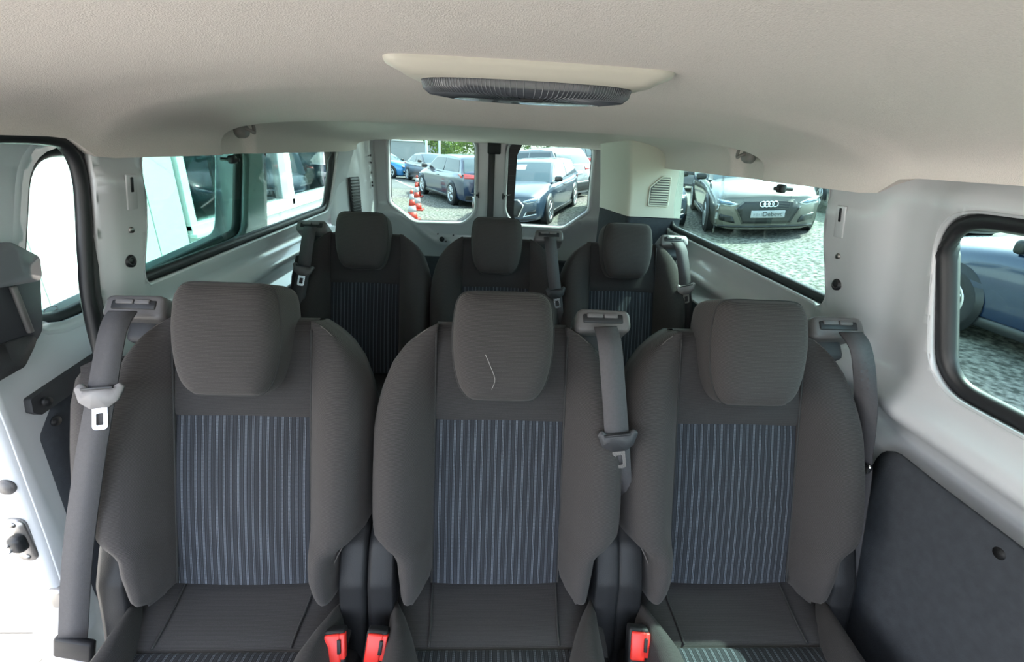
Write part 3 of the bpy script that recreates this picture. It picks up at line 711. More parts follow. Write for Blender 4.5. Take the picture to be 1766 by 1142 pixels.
    parts.append(('buckle', rbox(0.036, 0.024, 0.115, 0.005, loc=loc((0, 0, 0.0)), rot=rt), 'plastic', kids))
    # belt guide on the shoulder
    gs = guide_side
    rg = Matrix((Vector((1, 0, 0)), -NX, UX)).transposed() @ Matrix.Rotation(math.radians(-20), 3, 'X')
    gc = B(gs*0.187, 0.500, -0.022)
    def gl(v): return gc+rg @ Vector(v)
    go = fillet([(-0.054, -0.024), (0.054, -0.020), (0.052, 0.020), (-0.048, 0.022)], [0.012, 0.012, 0.014, 0.014], 5)
    go = [(x*gs, z) for x, z in go]
    def ringz(k, y, kz=None): return [gl((x*k, y, z*(kz or k))) for x, z in go]
    guide = loft([ringz(0.9, 0.05), ringz(1.0, 0.04), ringz(1.0, -0.012), ringz(0.97, -0.020), ringz(0.86, -0.023, 0.78)], True, True)
    gk = [('belt_slot', rbox(0.076, 0.006, 0.018, 0.005, loc=gl((0, -0.022, 0.002)), rot=rg), 'rubber'),
          ('slot_tab', rbox(0.030, 0.006, 0.009, 0.002, loc=gl((-0.0155, -0.0245, 0.0075)), rot=rg), 'gryplastic'),
          ('slot_tab', rbox(0.026, 0.006, 0.009, 0.002, loc=gl((0.0145, -0.0245, 0.0075)), rot=rg), 'gryplastic')]
    parts.append(('belt_guide', guide, 'gryplastic2', gk))
    parts.append(('guide_neck', rbox(0.085, 0.05, 0.06, 0.012, loc=B(gs*0.175, 0.463, -0.045), rot=rg), 'dkplastic', []))
    if wing:
        rr = []
        for s, xo in ((0.10, 0.285+wk), (0.115, 0.303+wk), (0.15, 0.312+wk), (0.25, 0.312+wk), (0.33, 0.308+wk), (0.375, 0.298+wk), (0.40, 0.28+wk), (0.41, 0.25+wk)):
            pr = [(0.205, -0.03), (0.235+wk*0.5, 0.004), (0.27+wk*0.7, 0.012), (xo-0.012, 0.004), (xo, -0.02), (xo-0.002, -0.07), (0.205, -0.075)]
            rr.append([B(-x if x < xo else -xo, s, n) for x, n in pr])
        parts.append(('side_wing', loft(rr, True, True), 'fabric', []))
    return parts
M['gryplastic2'] = M['gryplastic']
def place(parts, name, label, loc, group):
    t = empty(name, loc); tag(t, label, 'seat', group)
    for nm, me, m, kids in parts:
        p = obj(nm, me, m, t)
        for kn, km, kmat in kids: obj(kn, km, kmat, p)
    return t
PX, Y2, Y3 = 0.46, 0.617, 0.617+0.8444
SL = build_seat(-1, 1, 0.312); SLR = build_seat(-1, 1, 0.268); SM = build_seat(1, -1, 0.0)
place(SL, 'van_seat', 'dark striped nearer-row seat at the left beside the open sliding door', (-PX, Y2, 0), 'seats of the nearer row')
place(SM, 'van_seat', 'dark striped middle seat of the nearer row with belt hanging at its right', (0.005, Y2, 0), 'seats of the nearer row')
place(SM, 'van_seat', 'dark striped nearer-row seat at the right beside the white wall', (PX+0.002, Y2, 0), 'seats of the nearer row')
place(SLR, 'van_seat', 'dark rear-row seat on the left in front of the slotted vent', (-PX, Y3, 0.0), 'seats of the rear row')
place(SM, 'van_seat', 'dark middle seat of the rear row, nearest the rear door gap', (0.0, Y3, 0.0), 'seats of the rear row')
place(SM, 'van_seat', 'dark rear-row seat on the right below the beige air duct', (PX, Y3, 0.0), 'seats of the rear row')

th = obj('loose_thread', tube(spline([B(-0.030, 0.447, 0.0800), B(-0.020, 0.425, 0.0803), B(-0.013, 0.405, 0.0790), B(-0.018, 0.388, 0.0765)], 5), 0.00035, 5), "ltplastic")
th.location = (0.005, Y2, 0); tag(th, 'pale loose thread on the middle headrest of the nearer row', 'thread')

# ------------------------------------------------------------------ seat belts
def ribbon(pts, wd=0.041, th=0.0014, n=6):
    P = spline([p[0] for p in pts], n); W = spline([p[1] for p in pts], n)
    rings = []
    for i, p in enumerate(P):
        t = (P[min(i+1, len(P)-1)]-P[max(i-1, 0)]).normalized()
        u = W[i]-t*W[i].dot(t)
        sc = W[i].length
        u.normalize(); v = t.cross(u)
        h = wd*0.5*sc
        rings.append([p+u*h+v*th, p-u*h+v*th, p-u*h-v*th, p+u*h-v*th])
    return loft(rings, True, True)
def belt(label, pts, ti, tang, tcol='gryplastic', group=None, anchor=True, tongue_off=0.004, tn=None, scale=1.0, ttilt=0.0):
    base = Vector(pts[-1][0]); t = empty('seat_belt', base); tag(t, label, 'seat belt', group)
    L = [(Vector(p)-base, Vector(w_)) for p, w_ in pts]
    obj('webbing', ribbon(L), 'web', t)
    # tongue plate threaded on the webbing at position ti
    P = spline([p[0] for p in L], 12); i = int(ti*(len(P)-1)); p = P[i]; d = (P[min(i+3, len(P)-1)]-P[max(0, i-3)]).normalized()
    Wv = spline([p_[1] for p_ in L], 12)[i]; u = (Wv-d*Wv.dot(d)).normalized(); nrm = d.cross(u)
    if nrm.y > 0: nrm = -nrm
    if tn is not None: nrm = Vector(tn).normalized(); u = d.cross(nrm).normalized()
    if u.x < 0: u = -u
    R = Matrix((u, nrm, -d)).transposed() @ Matrix.Rotation(ttilt, 3, 'Y')
    def tl(x, y, z): return p+R @ Vector((x*scale, y*scale, z*scale))
    out_ = fillet([(-0.034, 0.012), (-0.026, 0.021), (-0.018, 0.012), (0.020, 0.010), (0.030, 0.016), (0.036, 0.010), (0.026, -0.012), (0.012, -0.022), (-0.012, -0.022), (-0.028, -0.010)], 0.004, 3)
    holder = obj('tongue', panel(out_, [], lambda a, b: tl(a, tongue_off+0.0035, b), 0.05, 0.007), tcol, t)
    pl_o = fillet([(-0.011, -0.018), (-0.011, -0.056), (0.011, -0.056), (0.011, -0.018)], [0.002, 0.006, 0.006, 0.002], 4)
    pl_h = fillet([(-0.0055, -0.030), (-0.0055, -0.049), (0.0055, -0.049), (0.0055, -0.030)], 0.002, 3)
    obj('latch_blade', panel(pl_o, [pl_h], lambda a, b: tl(a, tongue_off+0.001, b), 0.03, 0.0025), 'chrome', holder, smooth=False)
    obj('webbing_slot', rbox(0.046*scale, 0.004, 0.004, 0.001, loc=tl(0, tongue_off+0.006, 0.010), rot=R), 'rubber', holder)
    if anchor:
        e = L[-1][0]; d2 = (L[-1][0]-L[-2][0]).normalized()
        obj('anchor', rbox(0.062, 0.014, 0.05, 0.005, loc=e+Vector((0.0, 0, -0.012))+d2*0.012, rot=Matrix.Rotation(math.radians(18), 3, 'Y')), 'plastic', t)
    return t
X1 = Vector((1, 0, 0))
belt('left belt of the nearer row slanting to an anchor by the open door', [((-0.645, 0.750, 1.018), (1, 0, -0.12)), ((-0.640, 0.712, 0.995), (1, 0, -0.12)), ((-0.643, 0.655, 0.90), (1, 0.05, -0.12)), ((-0.655, 0.610, 0.80), (1, 0.1, -0.12)), ((-0.684, 0.570, 0.655), (1, 0.15, -0.1)), ((-0.722, 0.545, 0.49), (0.95, 0.2, -0.2))], 0.385, 0, 'tonguegrey', 'belts of the nearer row', ttilt=math.radians(-10))
belt('middle belt of the nearer row hanging loose between two seats', [((0.190, 0.750, 1.015), (1, 0, 0.1)), ((0.191, 0.708, 0.995), (1, 0, 0.08)), ((0.199, 0.668, 0.915), (1, 0, 0.06)), ((0.214, 0.648, 0.820), (1, 0.0, 0)), ((0.236, 0.645, 0.735), (0.55, -0.5, 0)), ((0.252, 0.660, 0.65), (0.15, -0.9, 0)), ((0.255, 0.70, 0.55), (0.05, -1, 0))], 0.47, 0, 'dkplastic', 'belts of the nearer row', anchor=False, tn=(-0.1, -1, 0.3))
belt('right belt of the nearer row seen edge-on beside the dark trim card', [((0.652, 0.750, 1.018), (1, 0, 0.1)), ((0.652, 0.712, 0.995), (1, 0.1, 0.08)), ((0.684, 0.70, 0.90), (0.5, -0.75, 0.06)), ((0.714, 0.695, 0.79), (0.2, -0.95, 0)), ((0.724, 0.688, 0.74), (0.12, -1, 0)), ((0.727, 0.66, 0.62), (0.14, -1, 0)), ((0.728, 0.62, 0.45), (0.2, -1, 0)), ((0.730, 0.58, 0.28), (0.3, -1, 0))], 0.50, 0, 'chrome', 'belts of the nearer row', anchor=False, scale=0.8)
yb = 0.8444
belt('left belt of the rear row ending beside the left window ledge', [((-0.640, 0.750+yb, 1.018), (1, 0, -0.12)), ((-0.636, 0.712+yb, 0.995), (1, 0, -0.12)), ((-0.645, 0.665+yb, 0.90), (1, 0, -0.12)), ((-0.662, 0.63+yb, 0.80), (1, 0.1, -0.1)), ((-0.68, 0.60+yb, 0.68), (1, 0.1, -0.1)), ((-0.70, 0.58+yb, 0.5), (1, 0, 0))], 0.42, 0, 'gryplastic', 'belts of the rear row')
belt('middle belt of the rear row hanging down beside its headrest', [((0.187, 0.750+yb, 1.015), (1, 0, 0.1)), ((0.188, 0.708+yb, 0.995), (1, 0, 0.08)), ((0.197, 0.668+yb, 0.915), (1, 0, 0.06)), ((0.214, 0.648+yb, 0.820), (1, 0.0, 0)), ((0.230, 0.645+yb, 0.735), (0.8, -0.3, 0)), ((0.245, 0.660+yb, 0.62), (0.3, -0.8, 0))], 0.55, 0, 'dkplastic', 'belts of the rear row', anchor=False, tn=(0, -1, 0.3))
belt('right belt of the rear row hanging beside the right window ledge', [((0.647, 0.750+yb, 1.015), (1, 0, 0.1)), ((0.650, 0.708+yb, 0.995), (1, 0, 0.05)), ((0.662, 0.675+yb, 0.92), (1, 0, 0.05)), ((0.682, 0.668+yb, 0.83), (1, 0.0, 0)), ((0.703, 0.665+yb, 0.74), (0.9, -0.2, 0)), ((0.715, 0.660+yb, 0.58), (0.6, -0.5, 0))], 0.52, 0, 'ltplastic', 'belts of the rear row', anchor=False, tn=(0, -1, 0.3))

# ------------------------------------------------------------------ outside: ground
def G(x, y):
    z = -0.50 + 0.11*max(0.0, min(x-0.9, 5.6))*(0.40+0.60*sm(3.0, 7.0, y))
    if x < 1.0: z -= 0.034*max(0.0, min(y-19.0, 20.0))*sm(1.0, -2.0, x)
    return z
def ground_mat():
    m, n, l, b = nodes('pale_gravel')
    b.inputs['Roughness'].default_value = 0.95; b.inputs['Specular IOR Level'].default_value = 0.1
    tc = n.new('ShaderNodeTexCoord')
    def nz(s, d):
        t = n.new('ShaderNodeTexNoise'); t.inputs['Scale'].default_value = s; t.inputs['Detail'].default_value = d; l.new(tc.outputs['Object'], t.inputs['Vector']); return t
    a = nz(16, 8); c = nz(0.35, 3)
    vo = n.new('ShaderNodeTexVoronoi'); vo.inputs['Scale'].default_value = 24; l.new(tc.outputs['Object'], vo.inputs['Vector'])
    r = n.new('ShaderNodeValToRGB'); r.color_ramp.elements[0].position = 0.32; r.color_ramp.elements[0].color = (0.075, 0.073, 0.064, 1)
    r.color_ramp.elements[1].position = 0.68; r.color_ramp.elements[1].color = (0.31, 0.30, 0.265, 1)
    mu = n.new('ShaderNodeMath'); mu.operation = 'MULTIPLY_ADD'; l.new(vo.outputs['Distance'], mu.inputs[0]); mu.inputs[1].default_value = -0.22
    l.new(a.outputs['Fac'], mu.inputs[2]); 
    ad = n.new('ShaderNodeMath'); ad.operation = 'ADD'; ad.inputs[1].default_value = 0.08; l.new(mu.outputs[0], ad.inputs[0])
    l.new(ad.outputs[0], r.inputs['Fac'])
    mx = n.new('ShaderNodeMix'); mx.data_type = 'RGBA'; mx.blend_type = 'MULTIPLY'; mx.inputs['Factor'].default_value = 0.35
    l.new(r.outputs['Color'], mx.inputs['A']); l.new(c.outputs['Color'], mx.inputs['B'])
    l.new(mx.outputs['Result'], b.inputs['Base Color'])
    bp = n.new('ShaderNodeBump'); bp.inputs['Strength'].default_value = 0.3; bp.inputs['Distance'].default_value = 0.01
    l.new(a.outputs['Fac'], bp.inputs['Height']); l.new(bp.outputs['Normal'], b.inputs['Normal'])
    return m
M['gravel'] = ground_mat()
M['asphalt'] = mat('grey_asphalt', (0.09, 0.088, 0.086), 0.9, noise=0.25, nscale=25)
M['white'] = mat('white_render', (0.30, 0.31, 0.31), 0.6, noise=0.04, nscale=5)
gx = [-60+4*i for i in range(12)]+[-12+0.8*i for i in range(36)]+[17+4*i for i in range(14)]
gy = [-30+4*i for i in range(7)]+[-2+0.8*i for i in range(52)]+[40+6*i for i in range(9)]
o = obj('ground', loft([[Vector((x, y, G(x, y))) for x in gx] for y in gy], False, False), 'gravel', kind='structure'); o['label'] = 'pale gravel parking lot around the van'; o['category'] = 'ground'
as_ = obj('asphalt_lane', loft([[Vector((x, y, G(x, y)+0.006)) for x in [-14+0.6*i for i in range(19)]] for y in [18.8+0.8*i for i in range(24)]], False, False), 'asphalt', kind='structure'); as_['label'] = 'grey asphalt lane beside the far parked row'; as_['category'] = 'lane'
la, lb = Vector((-5.2, 25.5, 0)), Vector((-3.15, 19.1, 0)); dv_ = (lb-la).normalized(); nv_ = Vector((-dv_.y, dv_.x, 0))*0.07
rows = []
for k in range(9):
    p = la.lerp(lb, k/8); rows.append([Vector((q.x, q.y, G(q.x, q.y)+0.014)) for q in (p-nv_, p+nv_)])
ln = obj('stall_line', loft(rows, False, False), 'white', as_)

M['paver'] = mat('cream_paving', (0.44, 0.41, 0.37), 0.8, noise=0.08, nscale=9)
pv = empty('paving', (-1.6, 0.0, G(-1.6, 0))); pv['kind'] = 'structure'; pv['label'] = 'cream paving slabs between the van and the white cabin'; pv['category'] = 'paving'
slab = rbox(0.395, 0.395, 0.05, 0.006, 1)
for i in range(4):
    for j in range(16):
        o = obj('slab', slab, 'paver', pv, smooth=False); o.location = (-0.58+0.4*i, -2.2+0.4*j, 0.012+0.002*((i*7+j*3) % 3))

# ------------------------------------------------------------------ building on the left
M['bwall'] = mat('white_panel_wall', (0.56, 0.56, 0.545), 0.5)
M['pvc'] = mat('white_window_frame', (0.68, 0.68, 0.67), 0.35)
M['bglass'] = mat('dark_reflective_glass', (0.05, 0.07, 0.07), 0.03, coat=1.0, spec=0.9)
M['room'] = mat('dim_room_lining', (0.30, 0.33, 0.33), 0.9)
M['boffice'] = glass('building_window_glass', (0.62, 0.72, 0.72), 1.6)
BX = -2.4
bd = empty('office_building', (BX, 4.5, -0.5)); tag(bd, 'white panelled office cabin with framed windows beside the open sliding door', 'building')
def bb(name, y0, y1, z0, z1, x0, x1, m, parent=bd, bev=0.003):
    return obj(name, rbox(abs(x1-x0), y1-y0, z1-z0, bev, 1, loc=((x0+x1)/2-BX, (y0+y1)/2-4.5, (z0+z1)/2+0.5)), m, parent, smooth=False)
ye = [-1.2, -0.3, 0.6, 1.5, 2.42, 3.335, 3.675]
for a, b_ in zip(ye, ye[1:]): bb('wall_panel', a+0.004, b_-0.004, -0.5, 2.4, BX-0.12, BX, 'bwall')
zs = [-0.5, -0.2, 0.1, 0.395, 0.53]
for a, b_ in zip(zs, zs[1:]): bb('siding_board', 3.685, 9.2, a+0.004, b_-0.004, BX-0.12, BX, 'bwall')
bb('header_board', 3.685, 9.2, 1.95, 2.4, BX-0.12, BX, 'bwall')
for (y0, y1) in ((3.69, 5.70), (5.62, 7.6), (7.54, 9.2)):
    fr_ = bb('window_frame', y0, y1, 0.53, 0.60, BX-0.10, BX+0.03, 'pvc')
    bb('frame_top', y0, y1, 1.88, 1.95, BX-0.10, BX+0.025, 'pvc', fr_)
    bb('frame_side', y0, y0+0.085, 0.56, 1.92, BX-0.10, BX+0.027, 'pvc', fr_); bb('frame_side', y1-0.14, y1, 0.56, 1.92, BX-0.10, BX+0.028, 'pvc', fr_)
    bb('pane', y0+0.08, y1-0.1, 0.60, 1.88, BX-0.06, BX-0.05, 'boffice', fr_, 0)
bb('window_ledge', 3.685, 9.2, 0.505, 0.535, BX-0.10, BX+0.06, 'pvc')
bb('room_wall', -1.2, 9.2, -0.5, 2.4, BX-2.6, BX-2.5, 'room'); bb('room_floor', -1.2, 9.2, -0.5, -0.42, BX-2.5, BX-0.12, 'room')
bb('room_end', 9.1, 9.2, -0.5, 2.4, BX-2.5, BX-0.12, 'bwall'); bb('room_end', -1.2, -1.1, -0.5, 2.4, BX-2.5, BX-0.12, 'bwall')
bb('inner_counter', 3.8, 9.0, 0.40, 0.58, BX-0.8, BX-0.14, 'rubber')
bb('flat_roof', -1.4, 9.4, 2.4, 2.55, BX-2.7, BX+0.25, 'bwall')

# ------------------------------------------------------------------ cars
def paintm(name, col, metal=0.35, rough=0.32): return mat(name, col, rough, metal=metal, coat=1.0)
M['c_beige'] = paintm('champagne_metallic_paint', (0.085, 0.081, 0.068), 0.3)
M['c_navy'] = paintm('dark_navy_paint', (0.007, 0.022, 0.058), 0.15)
M['c_blue'] = paintm('bright_blue_paint', (0.03, 0.20, 0.45), 0.4)
M['c_steel'] = paintm('steel_blue_grey_paint', (0.024, 0.042, 0.066), 0.2)
M['c_white'] = paintm('white_car_paint', (0.15, 0.157, 0.165), 0.0)
M['c_silver'] = paintm('silver_car_paint', (0.085, 0.093, 0.105), 0.4)
M['c_dark'] = paintm('charcoal_car_paint', (0.03, 0.035, 0.045), 0.4)
M['c_glass'] = mat('dark_car_glass', (0.012, 0.016, 0.019), 0.03, spec=0.4)
M['c_glassb'] = mat('pale_blue_car_glass', (0.04, 0.065, 0.08), 0.04, spec=0.5)
M['c_black'] = mat('car_black_trim', (0.010, 0.011, 0.012), 0.4)
M['tyre'] = mat('tyre_rubber', (0.018, 0.018, 0.019), 0.8)
M['rim'] = mat('alloy_rim', (0.55, 0.56, 0.58), 0.3, metal=0.9)
M['lamp'] = mat('headlamp_cluster', (0.62, 0.68, 0.72), 0.08, metal=0.6, coat=1.0)
M['lampd'] = mat('headlamp_dark_core', (0.10, 0.16, 0.22), 0.1, metal=0.3, coat=1.0)
M['tail'] = mat('red_tail_lamp', (0.60, 0.012, 0.010), 0.15, coat=1.0)
M['plate'] = mat('white_number_plate', (0.36, 0.37, 0.38), 0.4)
M['ink'] = mat('grey_plate_lettering', (0.03, 0.033, 0.036), 0.5)
M['ink2'] = mat('faint_plate_lettering', (0.24, 0.25, 0.26), 0.5)
def wheel_meshes(r=0.33, wd=0.21):
    # tyre lathe about Y, outer face at +y
    pr = [(r*0.66, 0.0), (r*0.70, 0.008), (r*0.92, 0.010), (r, -0.025), (r, -wd+0.03), (r*0.92, -wd), (r*0.6, -wd)]
    rings = [[Vector((q*math.cos(a), y, q*math.sin(a))) for q, y in pr] for a in [2*PI*k/28 for k in range(28)]]
    rings.append(rings[0]); ty = loft(rings, False, False)
    ms = []
    rr = [[Vector((q*math.cos(a), y, q*math.sin(a))) for q, y in [(r*0.68, 0.004), (r*0.62, 0.0), (r*0.60, -0.06), (0.0001, -0.07)]] for a in [2*PI*k/28 for k in range(28)]]; rr.append(rr[0])
    back = loft(rr, False, False)
    for k in range(5):
        for dd in (-0.16, 0.16):
            a = 2*PI*k/5+dd
            me = rbox(r*0.60, 0.022, r*0.085, 0.004, 1, loc=(r*0.34, -0.010, 0), rot=None)
            R = Matrix.Rotation(-a, 3, 'Y')
            for v in me.vertices: v.co = R @ v.co
            ms.append(me)
    ms.append(cyl(r*0.13, 0.03, 12, (0, -0.010, 0), 'Y'))
    ringm = [[Vector((q*math.cos(a), y, q*math.sin(a))) for q, y in [(r*0.70, 0.004), (r*0.69, 0.012), (r*0.62, 0.006), (r*0.60, -0.03)]] for a in [2*PI*k/28 for k in range(28)]]; ringm.append(ringm[0])
    ms.append(loft(ringm, False, False))
    return ty, back, join(ms)
TY, WB, RM = wheel_meshes()
def car(name, label, pos, heading, P, m, group='parked cars', z=None, det=1):
    L, W, H = P['L'], P['W'], P['H']; belt = P.get('belt', 0.96); hood = P.get('hood', 0.95); nose = P.get('nose', 0.74)
    st = P['style']; hw = W/2
    zz = G(pos[0], pos[1]) if z is None else z
    root = empty(name, (pos[0], pos[1], zz)); root.rotation_euler = (0, 0, math.atan2(heading[1], heading[0]))
    # tilt with the ground
    h = Vector((heading[0], heading[1])).normalized(); e = 1.2
    px_, py_ = pos[0], pos[1]
    pit = math.atan2(G(px_+h.x*e, py_+h.y*e)-G(px_-h.x*e, py_-h.y*e), 2*e); rol = math.atan2(G(px_-h.y*0.8, py_+h.x*0.8)-G(px_+h.y*0.8, py_-h.x*0.8), 1.6)
    root.rotation_euler = (rol, -pit, math.atan2(heading[1], heading[0]))
    tag(root, label, 'car', group)
    def bend(v):
        x, y, z_ = v; q = min(1.0, abs(y)/hw)
        if x > 0:
            e_ = max(0.0, min(1.0, (x-(L/2-0.9))/0.9)); x -= e_*0.30*q**3; x -= e_**4*(0.16*max(0, z_-0.52)**1.3*2.0+0.10*max(0, 0.35-z_)*1.5)
        else:
            e_ = max(0.0, min(1.0, (-x-(L/2-0.7))/0.7)); x += e_*0.16*q**3; x += e_**4*(0.20*max(0, z_-0.60)**1.2+0.25*max(0, 0.35-z_))
        return Vector((x, y, z_))
    deck = P.get('deck', 1.0)
    tops = [(-L/2, deck-0.03), (-L/2+0.12, deck), (-L/2+0.6, deck+0.0), (-L/2+1.2, belt+0.02), (0.0, belt), (L/2-1.25, hood), (L/2-0.7, hood-0.07), (L/2-0.25, nose+0.06), (L/2-0.08, nose+0.02), (L/2, nose-0.03)]
    wid = [(-L/2, hw*0.90), (-L/2+0.3, hw*0.96), (-L/2+0.9, hw), (0, hw*0.985), (L/2-1.0, hw), (L/2-0.4, hw*0.975), (L/2-0.1, hw*0.93), (L/2, hw*0.90)]
    xs = [-L/2, -L/2+0.05, -L/2+0.12, -L/2+0.3, -L/2+0.6, -L/2+0.9, -L/2+1.2, -L/2+1.6, -0.4, 0.0, 0.4, L/2-1.6, L/2-1.25, L/2-1.0, L/2-0.7, L/2-0.45, L/2-0.25, L/2-0.12, L/2-0.05, L/2]
    def sect(x):
        w_ = interp(wid, x); zt = interp(tops, x); c = 0.03
        lo = 0.20
        return [(0, zt+c), (0.40*w_, zt+c*0.8), (0.74*w_, zt+0.004), (0.90*w_, zt-0.035), (0.965*w_, zt-0.10), (0.985*w_, max(zt-0.20, 0.60)), (1.0*w_, 0.56), (0.985*w_, 0.42), (0.975*w_, 0.30), (0.92*w_, lo), (0.7*w_, lo-0.03)]
    rings = []
    for x in xs:
        s_ = sect(x); ring = [bend((x, y, z_)) for y, z_ in s_]+[bend((x, -y, z_)) for y, z_ in reversed(s_[1:])]
        rings.append(ring)
    body = loft(rings, True, False)
    def cap(x):
        s_ = sect(x); rows = []
        for y, z_ in s_: rows.append([bend((x, y*k/6, z_)) for k in range(-6, 7)])
        return loft(rows, False, False)
    me = recalc(join([body, cap(L/2), cap(-L/2)]))
    b = obj('body', me, m, root); sharp(b, 42)
    # greenhouse
    xb0 = L/2-P.get('ws', 1.22); xr0 = xb0-P.get('rake', 0.80)
    if st == 'sedan': xr1 = -L/2+1.55; xb1 = -L/2+0.55
    elif st == 'wagon': xr1 = -L/2+0.60; xb1 = -L/2+0.12
    else: xr1 = -L/2+0.45; xb1 = -L/2+0.10
    bz = belt-0.02; wb = hw*0.93; SLP = 0.36
    def hgt(x):
        mid = (xr0+xr1)/2
        return interp([(xb1, bz), (xb1+(xr1-xb1)*0.55, bz+(H-0.06-bz)*0.66), (xr1, H-0.06), (xr1+(mid-xr1)*0.5, H-0.015), (mid, H), (xr0-(xr0-mid)*0.4, H-0.012), (xr0, H-0.055), (xr0+(xb0-xr0)*0.5, bz+(H-0.055-bz)*0.56), (xb0, bz)], x)
    def side_y(z_): return wb-SLP*(z_-bz)
    gxs = [xb1+(xr1-xb1)*k/5 for k in range(6)]+[xr1+(xr0-xr1)*k/8 for k in range(1, 9)]+[xr0+(xb0-xr0)*k/5 for k in range(1, 6)]
    rings = []
    for x in gxs:
        hh_ = hgt(x); et = max(bz, hh_-0.075); a = side_y(et)
        s_ = [(0, hh_), (0.5*a, hh_-0.008), (0.86*a, hh_-0.030), (a-0.012, max(bz, hh_-0.052)), (a, et), (side_y((et+bz)/2), (et+bz)/2), (wb, bz-0.03)]
        rings.append([Vector((x, y, z_)) for y, z_ in s_]+[Vector((x, -y, z_)) for y, z_ in reversed(s_[1:])])
    rings = [[Vector((v.x-(0.10*(v.y/wb)**2 if v.x > xr0 else (-0.06*(v.y/wb)**2 if v.x < xr1 else 0)), v.y, v.z)) for v in r] for r in rings]
    cab = obj('cabin', loft(rings, True, True), P.get('roofm', m), root); sharp(cab, 40)
    gm = P.get('gm', 'c_glass')
    def screen(xa, xb_, nm, up_):
        rows = []
        for k in range(7):
            x = xa+(xb_-xa)*k/6; hh_ = hgt(x); a = side_y(max(bz, hh_-0.075))*0.90
            rows.append([Vector((x-(0.10 if up_ > 0 else -0.06)*(y_/wb)**2+up_*0.012, y_, hh_-0.008*(abs(y_)/(0.5*a))**1.5*0.8+0.010)) for y_ in [a*(-1+2*j/8) for j in range(9)]])
        return obj(nm, recalc(loft(rows, False, False)), gm, root)
    screen(xb0-0.02, xr0+0.06, 'windscreen', 1); 
    if st == 'sedan': screen(xb1+0.06, xr1-0.06, 'rear_window', -1)
    else: screen(xb1+0.04 if st == 'wagon' else xb1+0.03, xr1-0.05, 'rear_window', -1)
    zt_ = H-0.125
    xA0 = xb0-0.22; xA1 = xr0-0.10; xm = (xA1+xr1)/2+0.12
    fq = {'sedan': (xr1-0.05, xb1+0.55), 'wagon': (xr1+0.10, xb1+0.32), 'suv': (xr1+0.12, xb1+0.30)}[st]
    polys = [[(xA0, bz+0.03), (xm+0.03, bz+0.025), (xm+0.03, zt_), (xA1, zt_-0.01)], [(xm-0.03, bz+0.025), (fq[1], bz+0.05), (fq[0], zt_-0.02), (xm-0.03, zt_)]]
    for sd_ in (-1, 1):
        for pl_ in polys:
            pp = fillet(pl_, 0.03, 3)
            obj('side_window', panel(pp, [], lambda u, v: Vector((u, sd_*(side_y(v)+0.006), v)), 0.4, 0.006), P.get('sgm', gm), root, smooth=False)
        # sill trim, mirror, wheels, arches
        mz = bz+0.07; mp = obj('mirror', rbox(0.10, 0.20, 0.13, 0.04, 3, loc=(xA0-0.02, sd_*(wb+0.13), mz)), 'c_black' if P.get('darkmir', 1) else m, root)
        obj('sill', rbox(L-2.1, 0.03, 0.10, 0.01, 1, loc=(0, sd_*(hw*0.97), 0.235)), 'c_black', root)
        obj('door_handle', rbox(0.20, 0.02, 0.03, 0.008, 1, loc=(-0.15, sd_*(hw*0.985), belt-0.16)), m, root)
        for wx in (L/2-0.90, -L/2+0.95):
            r_ = P.get('wr', 0.335); k_ = r_/0.33
            obj('wheel_arch', cyl(r_+0.055, 0.02, 28, (wx, sd_*(hw*0.985), r_+0.005), 'Y'), 'c_black', root)
            wl = obj('wheel', TY, 'tyre', root); wl.location = (wx, sd_*(hw+0.005), r_); wl.scale = (k_, 1, k_); wl.rotation_euler = (0, 0, 0 if sd_ > 0 else PI)
            q_ = obj('rim', RM, 'rim', wl); q2 = obj('wheel_disc', WB, 'c_black', wl)
    # front face
    def fx(y, z_, off=0.01): v = bend((L/2, y, z_)); return Vector((v.x+off, y, z_))
    def fpatch(nm, poly, m_, off=0.012, th=0.010, par=root, rad=0.012, sp_=0.07): return obj(nm, panel(fillet(poly, rad, 3), [], lambda u, v: fx(u, v, off), sp_, th), m_, par)
    nz_ = nose-0.03
    gt = nz_-0.035; gbm = 0.27
    if P.get('face', 'hex') == 'hex':
        gp_ = [(-0.40, gt), (0.40, gt), (0.53, gt-0.13), (0.40, gbm), (-0.40, gbm), (-0.53, gt-0.13)]
    else:
        gp_ = [(-0.42, gt-0.02), (0.42, gt-0.02), (0.46, gt-0.14), (-0.46, gt-0.14)]
    gr_ = fpatch('grille_frame', gp_, 'c_beige' if m == 'c_beige' else 'chrome', 0.008, 0.008)
    sc_ = lambda p, kx, kz, cz: (p[0]*kx, cz+(p[1]-cz)*kz)
    cz_ = sum(p[1] for p in gp_)/len(gp_)
    fpatch('grille', [sc_(p, 0.95, 0.90, cz_) for p in gp_], 'c_black', 0.014, 0.008)
    for sd_ in (-1, 1):
        hp_ = [(sd_*0.47, gt-0.055), (sd_*0.60, gt-0.10), (sd_*(hw*0.86), gt-0.055), (sd_*(hw*0.885), gt+0.035), (sd_*0.62, gt-0.005)]
        hl_ = fpatch('headlight', hp_, 'lamp', 0.016, 0.014)
        cx_ = sum(p[0] for p in hp_)/5; cz2 = sum(p[1] for p in hp_)/5
        obj('lamp_core', panel(fillet([(cx_+(p[0]-cx_)*0.80, cz2+(p[1]-cz2)*0.55-0.004) for p in hp_], 0.008, 3), [], lambda u, v: fx(u, v, 0.022), 0.07, 0.006), 'lampd', hl_)
        ip_ = [(sd_*0.56, 0.40), (sd_*(hw*0.83), 0.44), (sd_*(hw*0.83), 0.33), (sd_*0.50, 0.28)]
        fpatch('air_intake', ip_, 'c_black', 0.010, 0.008)
